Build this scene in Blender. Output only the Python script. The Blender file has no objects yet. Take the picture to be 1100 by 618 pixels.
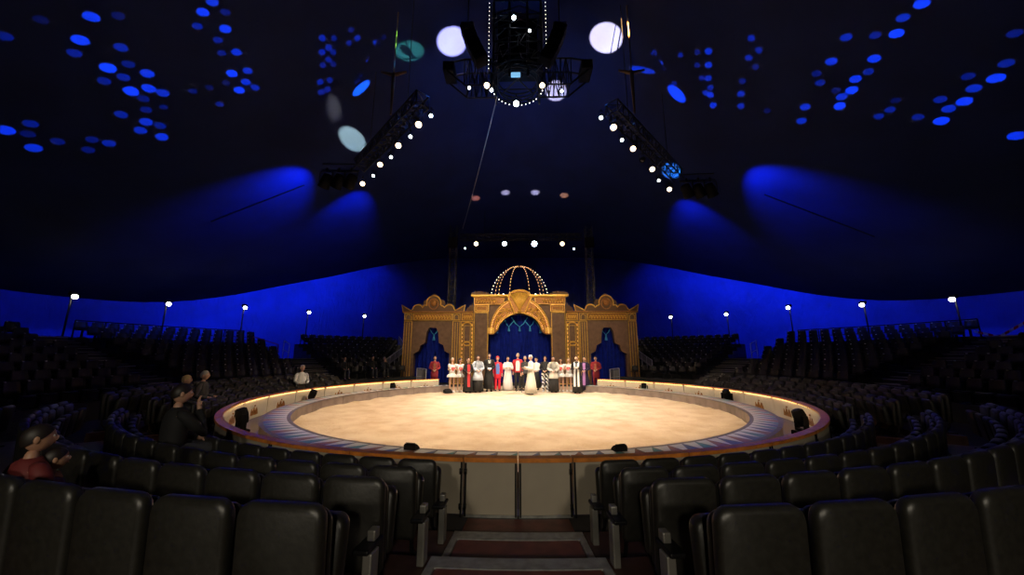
import bpy, bmesh, math, random
from math import sin, cos, tan, pi, radians as R, sqrt, atan2, asin, acos
from mathutils import Vector, Matrix, noise
random.seed(7)
SC = bpy.context.scene
COL = SC.collection
V = Vector

# ------------------------------------------------------------------ camera
FPX = 379.3
CAMLOC = V((0, -12.4, 1.85))
cd = bpy.data.cameras.new('camera'); cam = bpy.data.objects.new('camera', cd); COL.objects.link(cam)
cam.location = CAMLOC; cam.rotation_euler = (R(90 + 10.9), 0, R(0.9))
cd.sensor_width = 36; cd.lens = FPX * 36 / 1100; cd.clip_start = 0.05; cd.clip_end = 200
SC.camera = cam
CM = cam.rotation_euler.to_matrix()
def ray(px, py): return (CM @ V(((px - 550) / FPX, (309 - py) / FPX, -1)))
def at_y(px, py, y):
    d = ray(px, py); return CAMLOC + d * ((y - CAMLOC.y) / d.y)
def at_z(px, py, z):
    d = ray(px, py); return CAMLOC + d * ((z - CAMLOC.z) / d.z)
def at_cyl(px, py, r):
    d = ray(px, py); a = d.x**2 + d.y**2; b = 2 * (CAMLOC.x * d.x + CAMLOC.y * d.y); c = CAMLOC.x**2 + CAMLOC.y**2 - r * r
    return CAMLOC + d * ((-b + sqrt(b * b - 4 * a * c)) / (2 * a))
def project(p):
    q = CM.transposed() @ (V(p) - CAMLOC)
    if q.z > -0.05: return None
    return 550 + FPX * q.x / -q.z, 309 - FPX * q.y / -q.z
def in_frame(p, m=30):
    q = project(p)
    return q is not None and -m < q[0] < 1100 + m and -m < q[1] < 618 + m
def P(r, a, z=0.0):                 # ring polar: a in degrees, 0 towards the audience at the gate, negative on the left
    return V((r * sin(R(a)), -r * cos(R(a)), z))

# ------------------------------------------------------------------ materials
MATS = {}
def mat(name, col, rough=.6, metal=0., nscale=0., namt=.15, bump=0., emit=None, es=1., spec=.5, sample=True, sheen=0.):
    if name in MATS: return MATS[name]
    m = bpy.data.materials.new(name); m.use_nodes = True
    nt = m.node_tree; b = nt.nodes['Principled BSDF']
    b.inputs['Base Color'].default_value = (*col, 1); b.inputs['Roughness'].default_value = rough
    b.inputs['Metallic'].default_value = metal; b.inputs['Specular IOR Level'].default_value = spec
    if sheen: b.inputs['Sheen Weight'].default_value = sheen
    if nscale:
        tc = nt.nodes.new('ShaderNodeTexCoord'); n = nt.nodes.new('ShaderNodeTexNoise')
        n.inputs['Scale'].default_value = nscale; n.inputs['Detail'].default_value = 6
        nt.links.new(tc.outputs['Object'], n.inputs['Vector'])
        cr = nt.nodes.new('ShaderNodeValToRGB')
        cr.color_ramp.elements[0].position = .3; cr.color_ramp.elements[1].position = .7
        cr.color_ramp.elements[0].color = (*[c * (1 - namt) for c in col], 1)
        cr.color_ramp.elements[1].color = (*[min(1, c * (1 + namt)) for c in col], 1)
        nt.links.new(n.outputs['Fac'], cr.inputs['Fac']); nt.links.new(cr.outputs['Color'], b.inputs['Base Color'])
        if bump:
            bp = nt.nodes.new('ShaderNodeBump'); bp.inputs['Strength'].default_value = bump; bp.inputs['Distance'].default_value = .02
            nt.links.new(n.outputs['Fac'], bp.inputs['Height']); nt.links.new(bp.outputs['Normal'], b.inputs['Normal'])
    if emit:
        b.inputs['Emission Color'].default_value = (*emit, 1); b.inputs['Emission Strength'].default_value = es
        if not sample: m.cycles.emission_sampling = 'NONE'
    MATS[name] = m
    return m

def canvas_mat(name, col, stripes=60, bump=.25, wr=5.0):
    m = mat(name, col, .75, 0, .6, .2)
    nt = m.node_tree; b = nt.nodes['Principled BSDF']; b.inputs['Specular IOR Level'].default_value = .25
    tc = nt.nodes.new('ShaderNodeTexCoord'); mp = nt.nodes.new('ShaderNodeMapping'); mp.inputs['Scale'].default_value = (1, 1, .35)
    mp.inputs['Rotation'].default_value = (0.3, .5, .2)
    w = nt.nodes.new('ShaderNodeTexNoise'); w.inputs['Scale'].default_value = wr; w.inputs['Detail'].default_value = 3; w.inputs['Distortion'].default_value = 1.2
    bp = nt.nodes.new('ShaderNodeBump'); bp.inputs['Strength'].default_value = bump; bp.inputs['Distance'].default_value = .08
    nt.links.new(tc.outputs['Object'], mp.inputs['Vector']); nt.links.new(mp.outputs['Vector'], w.inputs['Vector'])
    nt.links.new(w.outputs['Fac'], bp.inputs['Height']); nt.links.new(bp.outputs['Normal'], b.inputs['Normal'])
    return m

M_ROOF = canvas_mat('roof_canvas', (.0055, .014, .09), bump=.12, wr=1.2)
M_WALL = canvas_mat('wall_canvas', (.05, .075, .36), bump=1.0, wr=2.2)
M_GROUND = mat('ground_dark', (.035, .03, .03), .8, 0, 3, .3, .2)
M_PLATF = mat('platform_boards', (.075, .035, .028), .5, 0, 6, .35, .1)
M_RISER = mat('bleacher_boards', (.022, .022, .025), .6, 0, 5, .3)
M_BLACK = mat('black_metal', (.015, .015, .017), .45, .6)
M_BLACKM = mat('black_matte', (.007, .007, .008), .75, spec=.12)
M_VINYL = mat('seat_vinyl', (.018, .017, .014), .40, 0, 30, .2, .05)
M_PLASTIC = mat('bleacher_plastic', (.012, .012, .015), .4)
M_TAG = mat('number_tag', (.75, .75, .72), .3)
M_GREY = mat('grey_metal', (.32, .31, .28), .4, .5, 8, .15)
M_ALU = mat('nosing_aluminium', (.30, .30, .28), .38, .35, 14, .25)
M_GATE = mat('grey_panel', (.38, .33, .255), .5, 0, 2.2, .10)
M_CREAM = mat('cream_panel', (.74, .69, .58), .5, 0, 4, .06)
M_WOOD = mat('orange_wood_rail', (.60, .20, .03), .35, 0, 9, .25)
M_LED = mat('warm_strip', (1, .8, .5), .5, emit=(1, .62, .22), es=6)
M_CURB = mat('curb_side', (.25, .20, .185), .6, 0, 4, .2)
M_CURBTOP = mat('curb_top_deck', (.17, .15, .16), .4, 0, 5, .2)
M_TILEW = mat('tile_white', (.80, .80, .78), .3)
M_TILEB = mat('tile_blue', (.06, .11, .28), .3)
M_TILET = mat('tile_teal', (.06, .27, .29), .3)
M_TILER = mat('tile_rust', (.32, .11, .06), .3)
M_DECK = mat('blue_deck', (.075, .07, .17), .35, 0, 6, .2)
M_BROWN = mat('facade_brown', (.20, .115, .07), .6, 0, 5, .2)
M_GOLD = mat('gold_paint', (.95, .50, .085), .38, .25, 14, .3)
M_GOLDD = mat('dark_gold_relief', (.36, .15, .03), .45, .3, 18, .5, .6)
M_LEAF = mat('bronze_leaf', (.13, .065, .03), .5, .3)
M_CURT = mat('blue_velvet', (.005, .018, .27), .75, 0, 3, .25, spec=.15)
M_TEAL = mat('teal_tassel', (.05, .36, .72), .5)
M_BULBW = mat('warm_bulb', (1, .8, .55), .3, emit=(1, .50, .20), es=1.9, sample=False)
M_BULBC = mat('white_bulb', (1, 1, 1), .3, emit=(1, .92, .8), es=4.5, sample=False)
M_LENSW = mat('cool_lens', (.9, .95, 1), .2, emit=(.80, .92, 1), es=9, sample=False)
M_LENSO = mat('warm_lens', (1, .9, .8), .2, emit=(1, .74, .48), es=5, sample=False)
M_LENSD = mat('dark_lens', (.02, .02, .03), .08)
M_POSTL = mat('post_lamp_glass', (1, 1, .9), .2, emit=(1, .96, .84), es=14, sample=False)
M_SCREEN = mat('cyan_screen', (.1, .3, .4), .3, emit=(.25, .6, .95), es=.9, sample=False)
M_SKIN = mat('skin', (.62, .36, .25), .5)
M_SKIN2 = mat('skin_tan', (.50, .27, .17), .5)
M_HAIRD = mat('dark_hair', (.018, .012, .01), .5)
M_HAIRG = mat('grey_hair', (.42, .40, .37), .5)
M_HAIRB = mat('blond_hair', (.55, .40, .17), .5)
M_HAIRR = mat('red_hair', (.45, .05, .04), .6)
M_EYE = mat('eye_white', (.8, .8, .78), .2); M_IRIS = mat('eye_dark', (.02, .015, .01), .1); M_LIP = mat('lip', (.42, .13, .11), .5)
M_WHITE = mat('white_cloth', (.80, .80, .80), .75, 0, 20, .05)
M_IVORY = mat('ivory_cloth', (.78, .74, .62), .75, 0, 20, .06)
M_CLOTHK = mat('black_cloth', (.014, .014, .016), .8)
M_RED = mat('red_cloth', (.52, .025, .035), .7); M_BRIGHT = mat('bright_red_cloth', (.78, .02, .05), .6)
M_USHER = mat('usher_red', (.34, .03, .045), .7); M_BRAID = mat('gold_braid', (.42, .24, .10), .45, .3)
M_BLUEV = mat('blue_vest', (.10, .19, .55), .6); M_PURP = mat('purple_stole', (.45, .20, .55), .6)
M_PALEB = mat('pale_blue_cloth', (.66, .74, .88), .7); M_YEL = mat('yellow_cloth', (.55, .20, .03), .6)
M_DKGREY = mat('dark_grey_cloth', (.05, .05, .055), .8)
M_ROPE = mat('grey_rope', (.22, .21, .22), .7)
M_RAILP = mat('pale_rail', (.72, .73, .76), .4, .2)
M_RAILTINT = mat('pink_lit_rail', (.45, .02, .10), .4)  # pink light falling on the handrail is put into its colour
M_TAPEW = mat('tape_white', (.75, .75, .75), .4); M_TAPER = mat('tape_red', (.7, .03, .03), .4)
M_POLEB = mat('brown_pole', (.22, .13, .06), .5)
M_STRIPE = mat('zebra_cloth', (.8, .8, .8), .7)
def zebra():
    nt = M_STRIPE.node_tree; b = nt.nodes['Principled BSDF']
    tc = nt.nodes.new('ShaderNodeTexCoord'); w = nt.nodes.new('ShaderNodeTexWave'); w.inputs['Scale'].default_value = 3.4; w.inputs['Distortion'].default_value = 5
    w.bands_direction = 'DIAGONAL'
    cr = nt.nodes.new('ShaderNodeValToRGB'); cr.color_ramp.interpolation = 'CONSTANT'; cr.color_ramp.elements[0].color = (.01, .01, .01, 1); cr.color_ramp.elements[1].position = .42; cr.color_ramp.elements[1].color = (.8, .8, .8, 1)
    nt.links.new(tc.outputs['Object'], w.inputs['Vector']); nt.links.new(w.outputs['Fac'], cr.inputs['Fac']); nt.links.new(cr.outputs['Color'], b.inputs['Base Color'])
zebra()
def sand_mat():
    m = mat('sand_grain', (.64, .47, .31), .95)
    nt = m.node_tree; b = nt.nodes['Principled BSDF']; b.inputs['Specular IOR Level'].default_value = .1
    tc = nt.nodes.new('ShaderNodeTexCoord')
    n1 = nt.nodes.new('ShaderNodeTexNoise'); n1.inputs['Scale'].default_value = 1.6; n1.inputs['Detail'].default_value = 8
    n2 = nt.nodes.new('ShaderNodeTexNoise'); n2.inputs['Scale'].default_value = 9; n2.inputs['Detail'].default_value = 8
    cr = nt.nodes.new('ShaderNodeValToRGB'); cr.color_ramp.elements[0].position = .33; cr.color_ramp.elements[1].position = .62
    cr.color_ramp.elements[0].color = (.60, .45, .31, 1); cr.color_ramp.elements[1].color = (.72, .59, .45, 1)
    bp = nt.nodes.new('ShaderNodeBump'); bp.inputs['Strength'].default_value = .7; bp.inputs['Distance'].default_value = .06
    for n in (n1, n2): nt.links.new(tc.outputs['Object'], n.inputs['Vector'])
    nt.links.new(n1.outputs['Fac'], cr.inputs['Fac']); nt.links.new(cr.outputs['Color'], b.inputs['Base Color'])
    nt.links.new(n2.outputs['Fac'], bp.inputs['Height']); nt.links.new(bp.outputs['Normal'], b.inputs['Normal'])
    return m
M_SAND = sand_mat()

# ------------------------------------------------------------------ mesh builder
class MB:
    def __init__(s): s.v = []; s.f = []; s.mi = []; s.sm = []; s.M = Matrix.Identity(4)
    def add(s, vs, fs, mi=0, smooth=False):
        b = len(s.v); s.v += [s.M @ V(p) for p in vs]
        for f in fs: s.f.append([b + i for i in f]); s.mi.append(mi); s.sm.append(smooth)
        return s
    def box(s, c, d, bev=0, rot=None, mi=0, seg=2):
        bm = bmesh.new(); bmesh.ops.create_cube(bm, size=1)
        for v in bm.verts: v.co = V((v.co.x * d[0], v.co.y * d[1], v.co.z * d[2]))
        if bev: bmesh.ops.bevel(bm, geom=bm.edges[:], offset=bev, segments=seg, profile=.5, affect='EDGES')
        m = Matrix.Translation(V(c)) @ (rot.to_4x4() if rot else Matrix.Identity(4))
        bm.verts.index_update()
        s.add([m @ v.co for v in bm.verts], [[v.index for v in f.verts] for f in bm.faces], mi, bev > 0 and seg > 2); bm.free(); return s
    def cyl(s, a, b, r, r2=None, n=10, mi=0, caps=True):
        return s.tube([a, b], [r, r if r2 is None else r2], n, mi, caps)
    def tube(s, pts, r, n=8, mi=0, caps=True, closed=False, sx=1.0):
        pts = [V(p) for p in pts]; k = len(pts); rr = r if isinstance(r, (list, tuple)) else [r] * k
        vs = []; fs = []; up = None
        for i, p in enumerate(pts):
            if closed: t = pts[(i + 1) % k] - pts[i - 1]
            else: t = pts[min(i + 1, k - 1)] - pts[max(i - 1, 0)]
            t.normalize()
            if up is None: up = V((0, 0, 1)) if abs(t.z) < .95 else V((0, 1, 0))
            x = up.cross(t)
            if x.length < 1e-4: x = V((1, 0, 0)).cross(t)
            x.normalize(); y = t.cross(x); up = y
            vs += [p + (x * cos(2 * pi * j / n) * sx + y * sin(2 * pi * j / n)) * rr[i] for j in range(n)]
        for i in range(k if closed else k - 1):
            a = i * n; b = ((i + 1) % k) * n
            fs += [[a + j, a + (j + 1) % n, b + (j + 1) % n, b + j] for j in range(n)]
        if caps and not closed: fs += [list(range(n))[::-1], [(k - 1) * n + j for j in range(n)]]
        return s.add(vs, fs, mi, n > 6)
    def lathe(s, prof, n=16, mi=0, m=None):
        vs = []; fs = []; m = m or Matrix.Identity(4)
        for r, z in prof: vs += [m @ V((r * cos(2 * pi * j / n), r * sin(2 * pi * j / n), z)) for j in range(n)]
        for i in range(len(prof) - 1): fs += [[i * n + j, i * n + (j + 1) % n, (i + 1) * n + (j + 1) % n, (i + 1) * n + j] for j in range(n)]
        fs += [list(range(n))[::-1], [(len(prof) - 1) * n + j for j in range(n)]]
        return s.add(vs, fs, mi, True)
    def prism(s, out, y0, y1, mi=0):          # outline in local x,z extruded along y
        n = len(out); vs = [(x, y0, z) for x, z in out] + [(x, y1, z) for x, z in out]
        return s.add(vs, [list(range(n)), [n + i for i in range(n)][::-1]] + [[i, i + n, (i + 1) % n + n, (i + 1) % n] for i in range(n)], mi)
    def loft(s, rings, mi=0, caps=True, smooth=True):
        n = len(rings[0]); vs = [p for r in rings for p in r]
        fs = [[i * n + j, i * n + (j + 1) % n, (i + 1) * n + (j + 1) % n, (i + 1) * n + j] for i in range(len(rings) - 1) for j in range(n)]
        if caps: fs += [list(range(n))[::-1], [(len(rings) - 1) * n + j for j in range(n)]]
        return s.add(vs, fs, mi, smooth)
    def sph(s, c, r, n=12, m=8, mi=0, rot=None):
        if not isinstance(r, (tuple, list)): r = (r, r, r)
        c = V(c); vs = [V((0, 0, r[2]))]
        for i in range(1, m):
            t = pi * i / m; vs += [V((r[0] * sin(t) * cos(2 * pi * j / n), r[1] * sin(t) * sin(2 * pi * j / n), r[2] * cos(t))) for j in range(n)]
        vs.append(V((0, 0, -r[2])))
        if rot: vs = [rot @ v for v in vs]
        vs = [v + c for v in vs]
        fs = [[0, 1 + j, 1 + (j + 1) % n] for j in range(n)]
        for i in range(m - 2): a = 1 + i * n; fs += [[a + j, a + n + j, a + n + (j + 1) % n, a + (j + 1) % n] for j in range(n)]
        e = len(vs) - 1; a = 1 + (m - 2) * n; fs += [[e, a + (j + 1) % n, a + j] for j in range(n)]
        return s.add(vs, fs, mi, True)
    def arc(s, r0, r1, z0, z1, a0, a1, n=6, mi=0):
        vs = []
        for i in range(n + 1):
            a = a0 + (a1 - a0) * i / n
            vs += [P(r0, a, z0), P(r1, a, z0), P(r1, a, z1), P(r0, a, z1)]
        fs = [[4 * i + j, 4 * i + (j + 1) % 4, 4 * i + 4 + (j + 1) % 4, 4 * i + 4 + j] for i in range(n) for j in range(4)]
        return s.add(vs, fs + [[3, 2, 1, 0], [4 * n, 4 * n + 1, 4 * n + 2, 4 * n + 3]], mi)
    def mesh(s, name, mats):
        me = bpy.data.meshes.new(name); me.from_pydata([tuple(v) for v in s.v], [], s.f)
        for m in (mats if isinstance(mats, (list, tuple)) else [mats]): me.materials.append(m)
        me.polygons.foreach_set('material_index', s.mi); me.polygons.foreach_set('use_smooth', s.sm)
        bm = bmesh.new(); bm.from_mesh(me); bmesh.ops.recalc_face_normals(bm, faces=bm.faces[:]); bm.to_mesh(me); bm.free()
        return me

def link(name, data, parent=None, loc=None, rot=None):
    o = bpy.data.objects.new(name, data); COL.objects.link(o)
    if parent: o.parent = parent
    if loc is not None: o.location = loc
    if rot is not None: o.rotation_euler = rot
    return o
def obj(name, mb, mats, parent=None, loc=None, rot=None, label=None):
    o = link(name, mb.mesh(name, mats), parent, loc, rot)
    if label: o['label'] = label
    return o
def tag(o, label, cat, group=None, kind=None):
    o['label'] = label; o['category'] = cat
    if group: o['group'] = group
    if kind: o['kind'] = kind
    return o
def thing(name, label, cat, loc=(0, 0, 0), rotz=0., group=None):
    return tag(link(name, None, None, loc, (0, 0, rotz)), label, cat, group)
def struct(name, mb, mats, label=None):
    o = obj(name, mb, mats); o['kind'] = 'structure'
    if label: o['label'] = label
    return o
def kids(o): return KID.get(o.name, [])
KID = {}
def reg(root):                                    # remember children of a prototype
    for c in root.children_recursive: KID.setdefault(c.parent.name, []).append(c)
    return root
def dup(root, loc=None, rot=None, label=None, group=None):
    def cp(o, par):
        c = o.copy(); COL.objects.link(c)
        if par: c.parent = par
        for k in kids(o): cp(k, c)
        return c
    r = cp(root, None)
    if loc is not None: r.location = loc
    if rot is not None: r.rotation_euler = rot
    if label: r['label'] = label
    if group: r['group'] = group
    return r
ORD = 'first second third fourth fifth sixth seventh eighth ninth tenth eleventh twelfth thirteenth fourteenth fifteenth sixteenth seventeenth eighteenth nineteenth twentieth'.split()
def ordw(i):                                       # 1-based ordinal words
    if i <= 20: return ORD[i - 1]
    t = ['twenty', 'thirty', 'forty', 'fifty'][i // 10 - 2]
    if i % 10 == 0: return t[:-1] + 'ieth'
    return t + '-' + ORD[i % 10 - 1]
def euler_to(d, up=(0, 0, 1)):                     # local -Z along d
    return V(d).to_track_quat('-Z', 'Y').to_euler()

# ------------------------------------------------------------------ lights
def spot(name, loc, target, power, ang, col=(1, 1, 1), blend=.3, rad=.08):
    l = bpy.data.lights.new(name, 'SPOT'); l.energy = power; l.spot_size = R(ang); l.spot_blend = blend; l.color = col; l.shadow_soft_size = rad
    o = link(name, l, None, loc, euler_to(V(target) - V(loc))); return o
def point(name, loc, power, col=(1, 1, 1), rad=.1):
    l = bpy.data.lights.new(name, 'POINT'); l.energy = power; l.color = col; l.shadow_soft_size = rad
    return link(name, l, None, loc)

# ------------------------------------------------------------------ tent
RW = 22.0
HE = [(0, 11.6), (20, 11.2), (34.5, 9.75), (43, 8.4), (52, 7.15), (62, 5.6), (71, 4.72), (84, 4.55), (95, 4.9), (110, 5.2), (180, 5.5)]
def eave(b):                                       # b: azimuth from the back, degrees
    b = abs(b)
    for (a0, h0), (a1, h1) in zip(HE, HE[1:]):
        if b <= a1: t = (b - a0) / (a1 - a0); return h0 + (h1 - h0) * t
    return HE[-1][1]
def eaves(b): return (eave(b - 4) + eave(b - 2) + eave(b) + eave(b + 2) + eave(b + 4)) / 5
ZC = 15.6
def roof_z(x, y):
    r = sqrt(x * x + y * y); b = math.degrees(atan2(x, y)); s = min(1, max(0, (RW - r) / 19.5)); h = eaves(b)
    return h + (ZC - h) * (s * .8 + .2 * s * s)
def at_roof(px, py):
    d = ray(px, py); t0 = .5; t = .5
    while t < 60:
        p = CAMLOC + d * t
        if p.z > roof_z(p.x, p.y) and p.x**2 + p.y**2 < RW**2: break
        t += .1
    lo, hi = t - .1, t
    for _ in range(20):
        m = (lo + hi) / 2; p = CAMLOC + d * m
        if p.z > roof_z(p.x, p.y): hi = m
        else: lo = m
    return CAMLOC + d * hi
def roof_n(p):
    e = .3; return V((-(roof_z(p.x + e, p.y) - roof_z(p.x - e, p.y)) / (2 * e), -(roof_z(p.x, p.y + e) - roof_z(p.x, p.y - e)) / (2 * e), 1)).normalized()
def build_tent():
    m = MB(); NA, NR = 120, 24; vs = []
    for i in range(NR + 1):
        r = RW * (1 - i / NR) + .05
        for j in range(NA):
            a = 2 * pi * j / NA; x, y = r * sin(a), r * cos(a); vs.append((x, y, roof_z(x, y)))
    fs = [[i * NA + j, i * NA + (j + 1) % NA, (i + 1) * NA + (j + 1) % NA, (i + 1) * NA + j] for i in range(NR) for j in range(NA)]
    m.add(vs, fs, 0, True)
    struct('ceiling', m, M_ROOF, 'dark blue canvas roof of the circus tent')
    m = MB(); vs = []; RR = 25.6; NZ = 12
    for i in range(NZ + 1):
        for j in range(NA):
            a = 2 * pi * j / NA; vs.append((RR * sin(a), RR * cos(a), (eaves(math.degrees(a) if a < pi else math.degrees(a) - 360) + 2.0) * i / NZ))
    m.add(vs, [[i * NA + j, i * NA + (j + 1) % NA, (i + 1) * NA + (j + 1) % NA, (i + 1) * NA + j] for i in range(NZ) for j in range(NA)], 0, True)
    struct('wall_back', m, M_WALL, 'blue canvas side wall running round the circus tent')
    m = MB(); m.lathe([(25.8, -.06), (25.8, 0.0)], 64); struct('floor', m, M_GROUND, 'dark ground under the tent')
build_tent()

# ------------------------------------------------------------------ ring: sand, curb, deck, barrier
RC0, RC1, RB = 6.55, 7.12, 7.86                    # curb inner/outer radius, barrier radius
ZCURB, ZRAIL = .38, .65
def build_sand():
    m = MB(); NR, NA = 60, 144; vs = [(0, 0, .05)]
    for i in range(1, NR + 1):
        r = (RC0 - .02) * i / NR
        for j in range(NA):
            a = 360 * j / NA; p = P(r, a)
            e = max(0, (r - 5.7) / .83)
            z = .05 + .022 * noise.noise(V((p.x * 1.3, p.y * 1.3, 0))) + .014 * noise.noise(V((p.x * 4, p.y * 4, 3)))
            z += e * e * (.055 + .05 * noise.noise(V((p.x * 2.2, p.y * 2.2, 9)))) * (1 if abs(a - 180) > 34 else .15)
            vs.append((p.x, p.y, max(.012, z)))
    fs = [[0, 1 + j, 1 + (j + 1) % NA] for j in range(NA)]
    fs += [[1 + i * NA + j, 1 + (i + 1) * NA + j, 1 + (i + 1) * NA + (j + 1) % NA, 1 + i * NA + (j + 1) % NA] for i in range(NR - 1) for j in range(NA)]
    m.add(vs, fs, 0, True)
    tag(obj('sand', m, M_SAND), 'pale raked sand filling the circus ring', 'sand', kind='stuff')
    m = MB(); m.add([P(RC0 - .02, 150 + 60 * i / 20, .03) for i in range(21)] + [P(9.9, 150 + 60 * i / 20, .03) for i in range(21)], [[i, i + 1, i + 22, i + 21] for i in range(20)], 0, True)
    tag(obj('sand', m, M_SAND), 'strip of sand running out of the ring under the curtains', 'sand', kind='stuff')
build_sand()
GAP = 149.4                                        # ring opens towards the curtains beyond this angle
def side_of(a): return 'on the left arc' if a < 0 else 'on the right arc'
NSEG = 18
for i in range(NSEG):
    a0 = -GAP + 2 * GAP * i / NSEG; a1 = a0 + 2 * GAP / NSEG; ac = (a0 + a1) / 2
    k = (i + 1) if i < NSEG / 2 else NSEG - i
    t = thing('ring_curb', f'low ring curb section with mosaic top, {ordw(k)} from the entrance gap {side_of(ac)}', 'ring curb', P(RC0 + .3, ac), R(ac), 'ring curb sections')
    inv = (Matrix.Translation(P(RC0 + .3, ac)) @ Matrix.Rotation(R(ac), 4, 'Z')).inverted()
    g = .05
    m = MB(); m.M = inv; m.arc(RC0, RC1, 0, ZCURB - .012, a0 + g, a1 - g, 6); obj('curb_body', m, M_CURB, t)
    m = MB(); m.M = inv; m.arc(RC0 - .03, RC1 + .02, ZCURB - .010, ZCURB, a0 + g, a1 - g, 6); obj('curb_top', m, M_CURBTOP, t)
    m = MB(); m.M = inv; nt_ = 6
    for q in range(nt_):
        b0 = a0 + (a1 - a0) * q / nt_ + .12; b1 = a0 + (a1 - a0) * (q + 1) / nt_ - .12; bm_ = (b0 + b1) / 2; z = ZCURB + .002
        m.add([P(RC0 + .05, b0, z), P(RC0 + .05, b1, z), P(RC1 - .06, b0, z)], [[0, 1, 2]], 0)
        m.add([P(RC1 - .06, b0 + .25, z), P(RC0 + .05, b1, z), P(RC1 - .06, b1, z)], [[0, 1, 2]], 1 + (q + i) % 3)
    obj('mosaic', m, [M_TILEW, M_TILEB, M_TILET, M_TILER], t, label='white, blue, teal and rust triangular tiles')
m = MB(); m.arc(RC1 + .02, RB - .04, 0, .07, -GAP, GAP, 80)
o = struct('floor_ring_deck', m, M_DECK, 'dark blue deck between the ring curb and the barrier')

NB = 32
BAR = [(-4.72, 0), (0, 4.72)]
aside = []
a = 4.72; n = 13; step = (148.2 - 4.72) / n
for i in range(n): BAR.append((a + i * step, a + (i + 1) * step)); BAR.append((-(a + (i + 1) * step), -(a + i * step)))
def crown_outline():
    pts = []
    for q in range(13):
        tt = q / 12; x = -.20 + .40 * tt; h = .06 + .17 * abs(sin(tt * pi * 2.5)) * (1 - .5 * abs(tt - .5)); pts.append((x, h))
    return [(-.23, 0), (.23, 0)] + pts[::-1]
for a0, a1 in BAR:
    ac = (a0 + a1) / 2; gate = abs(ac) < 4
    k = int((abs(ac) - 4.72) / step) + 1
    sd = 'left' if ac < 0 else 'right'
    lab = f'plain grey gate leaf with wooden rail closing the centre aisle, {sd} leaf' if gate else f'ring barrier panel with wooden rail, {ordw(k)} {sd} of the centre gate'
    org = P(RB, ac)
    t = thing('barrier_gate' if gate else 'ring_barrier', lab, 'barrier', org, R(ac), 'ring barrier panels')
    inv = (Matrix.Translation(org) @ Matrix.Rotation(R(ac), 4, 'Z')).inverted(); g = .09
    m = MB(); m.M = inv; m.arc(RB - .012, RB + .022, .03, .60, a0 + g, a1 - g, 6); obj('outer_board', m, M_GATE, t)
    m = MB(); m.M = inv; m.arc(RB - .030, RB - .013, .08, .585, a0 + g, a1 - g, 6); obj('inner_board', m, M_CREAM, t, label='cream inner face')
    m = MB(); m.M = inv; m.arc(RB - .085, RB + .05, .603, ZRAIL, a0 + g * .6, a1 - g * .6, 8); obj('rail', m, M_WOOD, t, label='orange-brown wooden top rail')
    for b in (a0 + g * 2.2, a1 - g * 2.2) if gate else ():
        m = MB(); m.M = inv; p = P(RB + .035, b); m.box(p + V((0, 0, .30)), (.02, .02, .58), .003, Matrix.Rotation(R(b), 3, 'Z')); obj('edge_post', m, M_BLACK, t)
    if not gate:
        for b in (a0 + g * 2, a1 - g * 2):
            m = MB(); m.M = inv; m.cyl(P(RB + .034, b, .0), P(RB + .034, b, .60), .011, n=6); obj('post', m, M_BLACK, t)
    for zz in (.12, .5):
        b = a1 - g * 2.2 if ac > 0 or not gate else a0 + g * 2.2
        m = MB(); m.M = inv; m.cyl(P(RB + .05, b, zz - .03), P(RB + .05, b, zz + .03), .018, n=8); obj('hinge', m, M_BLACK, t)
    if gate:
        m = MB(); m.M = inv; m.arc(RB - .02, RB + .03, .0, .028, a0 + g, a1 - g, 4); obj('bottom_bar', m, M_ALU, t)
    else:
        m = MB(); m.M = inv; m.arc(RB - .062, RB - .036, .590, .602, a0 + .5, a1 - .5, 8); obj('light_strip', m, M_LED, t, label='warm glowing light strip under the rail')
        if abs(ac) > 55:
            m = MB(); m.prism(crown_outline(), .036, .042); m.sph((0, .04, .25), .022, 8, 6)
            o = obj('crown_emblem', m, M_GOLDD, t, loc=(0, 0, .17), label='dark gold crown emblem')
            for sx in (-.6, .6):
                m = MB(); m.cyl((sx, .03, .47), (sx, .045, .47), .028, n=10); obj('knob', m, M_BLACKM, t)

# ------------------------------------------------------------------ moving head lamps on the deck
def moving_head(loc, rotz, tilt, s, label, lens=M_LENSD):
    t = thing('moving_head_lamp', label, 'stage lamp', loc, rotz, 'lamps standing along the barrier')
    m = MB(); m.box((0, 0, .06 * s), (.34 * s, .30 * s, .12 * s), .02 * s); obj('base', m, M_BLACKM, t)
    m = MB(); m.box((0, 0, .145 * s), (.36 * s, .12 * s, .05 * s), .012 * s)
    for q in (-1, 1): m.box((q * .17 * s, 0, .30 * s), (.035 * s, .11 * s, .34 * s), .012 * s)
    obj('yoke', m, M_BLACKM, t)
    mt = Matrix.Rotation(tilt, 4, 'X')
    h = link('head', MB().lathe([(.05 * s, -.17 * s), (.10 * s, -.16 * s), (.125 * s, -.08 * s), (.13 * s, .06 * s), (.115 * s, .17 * s), (.10 * s, .18 * s)], 16).mesh('head', M_BLACKM), t, (0, 0, .40 * s), (tilt, 0, 0))
    m = MB(); m.lathe([(.095 * s, .178 * s), (.08 * s, .192 * s), (.02 * s, .20 * s)], 16); obj('lens', m, lens, h)
    return t
def deck(a, r=7.48): return P(r, a, .07)
HEADS = [(-58, 1.0, 'large black moving head lamp inside the left curve of the barrier, beside the bend'),
         (-96, .95, 'black moving head lamp before the lit barrier panels, left arc midway'),
         (-128.5, .9, 'black moving head lamp close to the left end of the barrier'),
         (128.5, .9, 'black moving head lamp close to the right end of the barrier'),
         (96, 1.0, 'black moving head lamp before the lit barrier panels, right arc midway'),
         (58, 1.0, 'large black moving head lamp inside the right curve of the barrier, beside the bend')]
for a, s, lab in HEADS:
    moving_head(deck(a), R(a) + .4, R(random.choice((-18, 14, 22))), s, lab)
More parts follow.
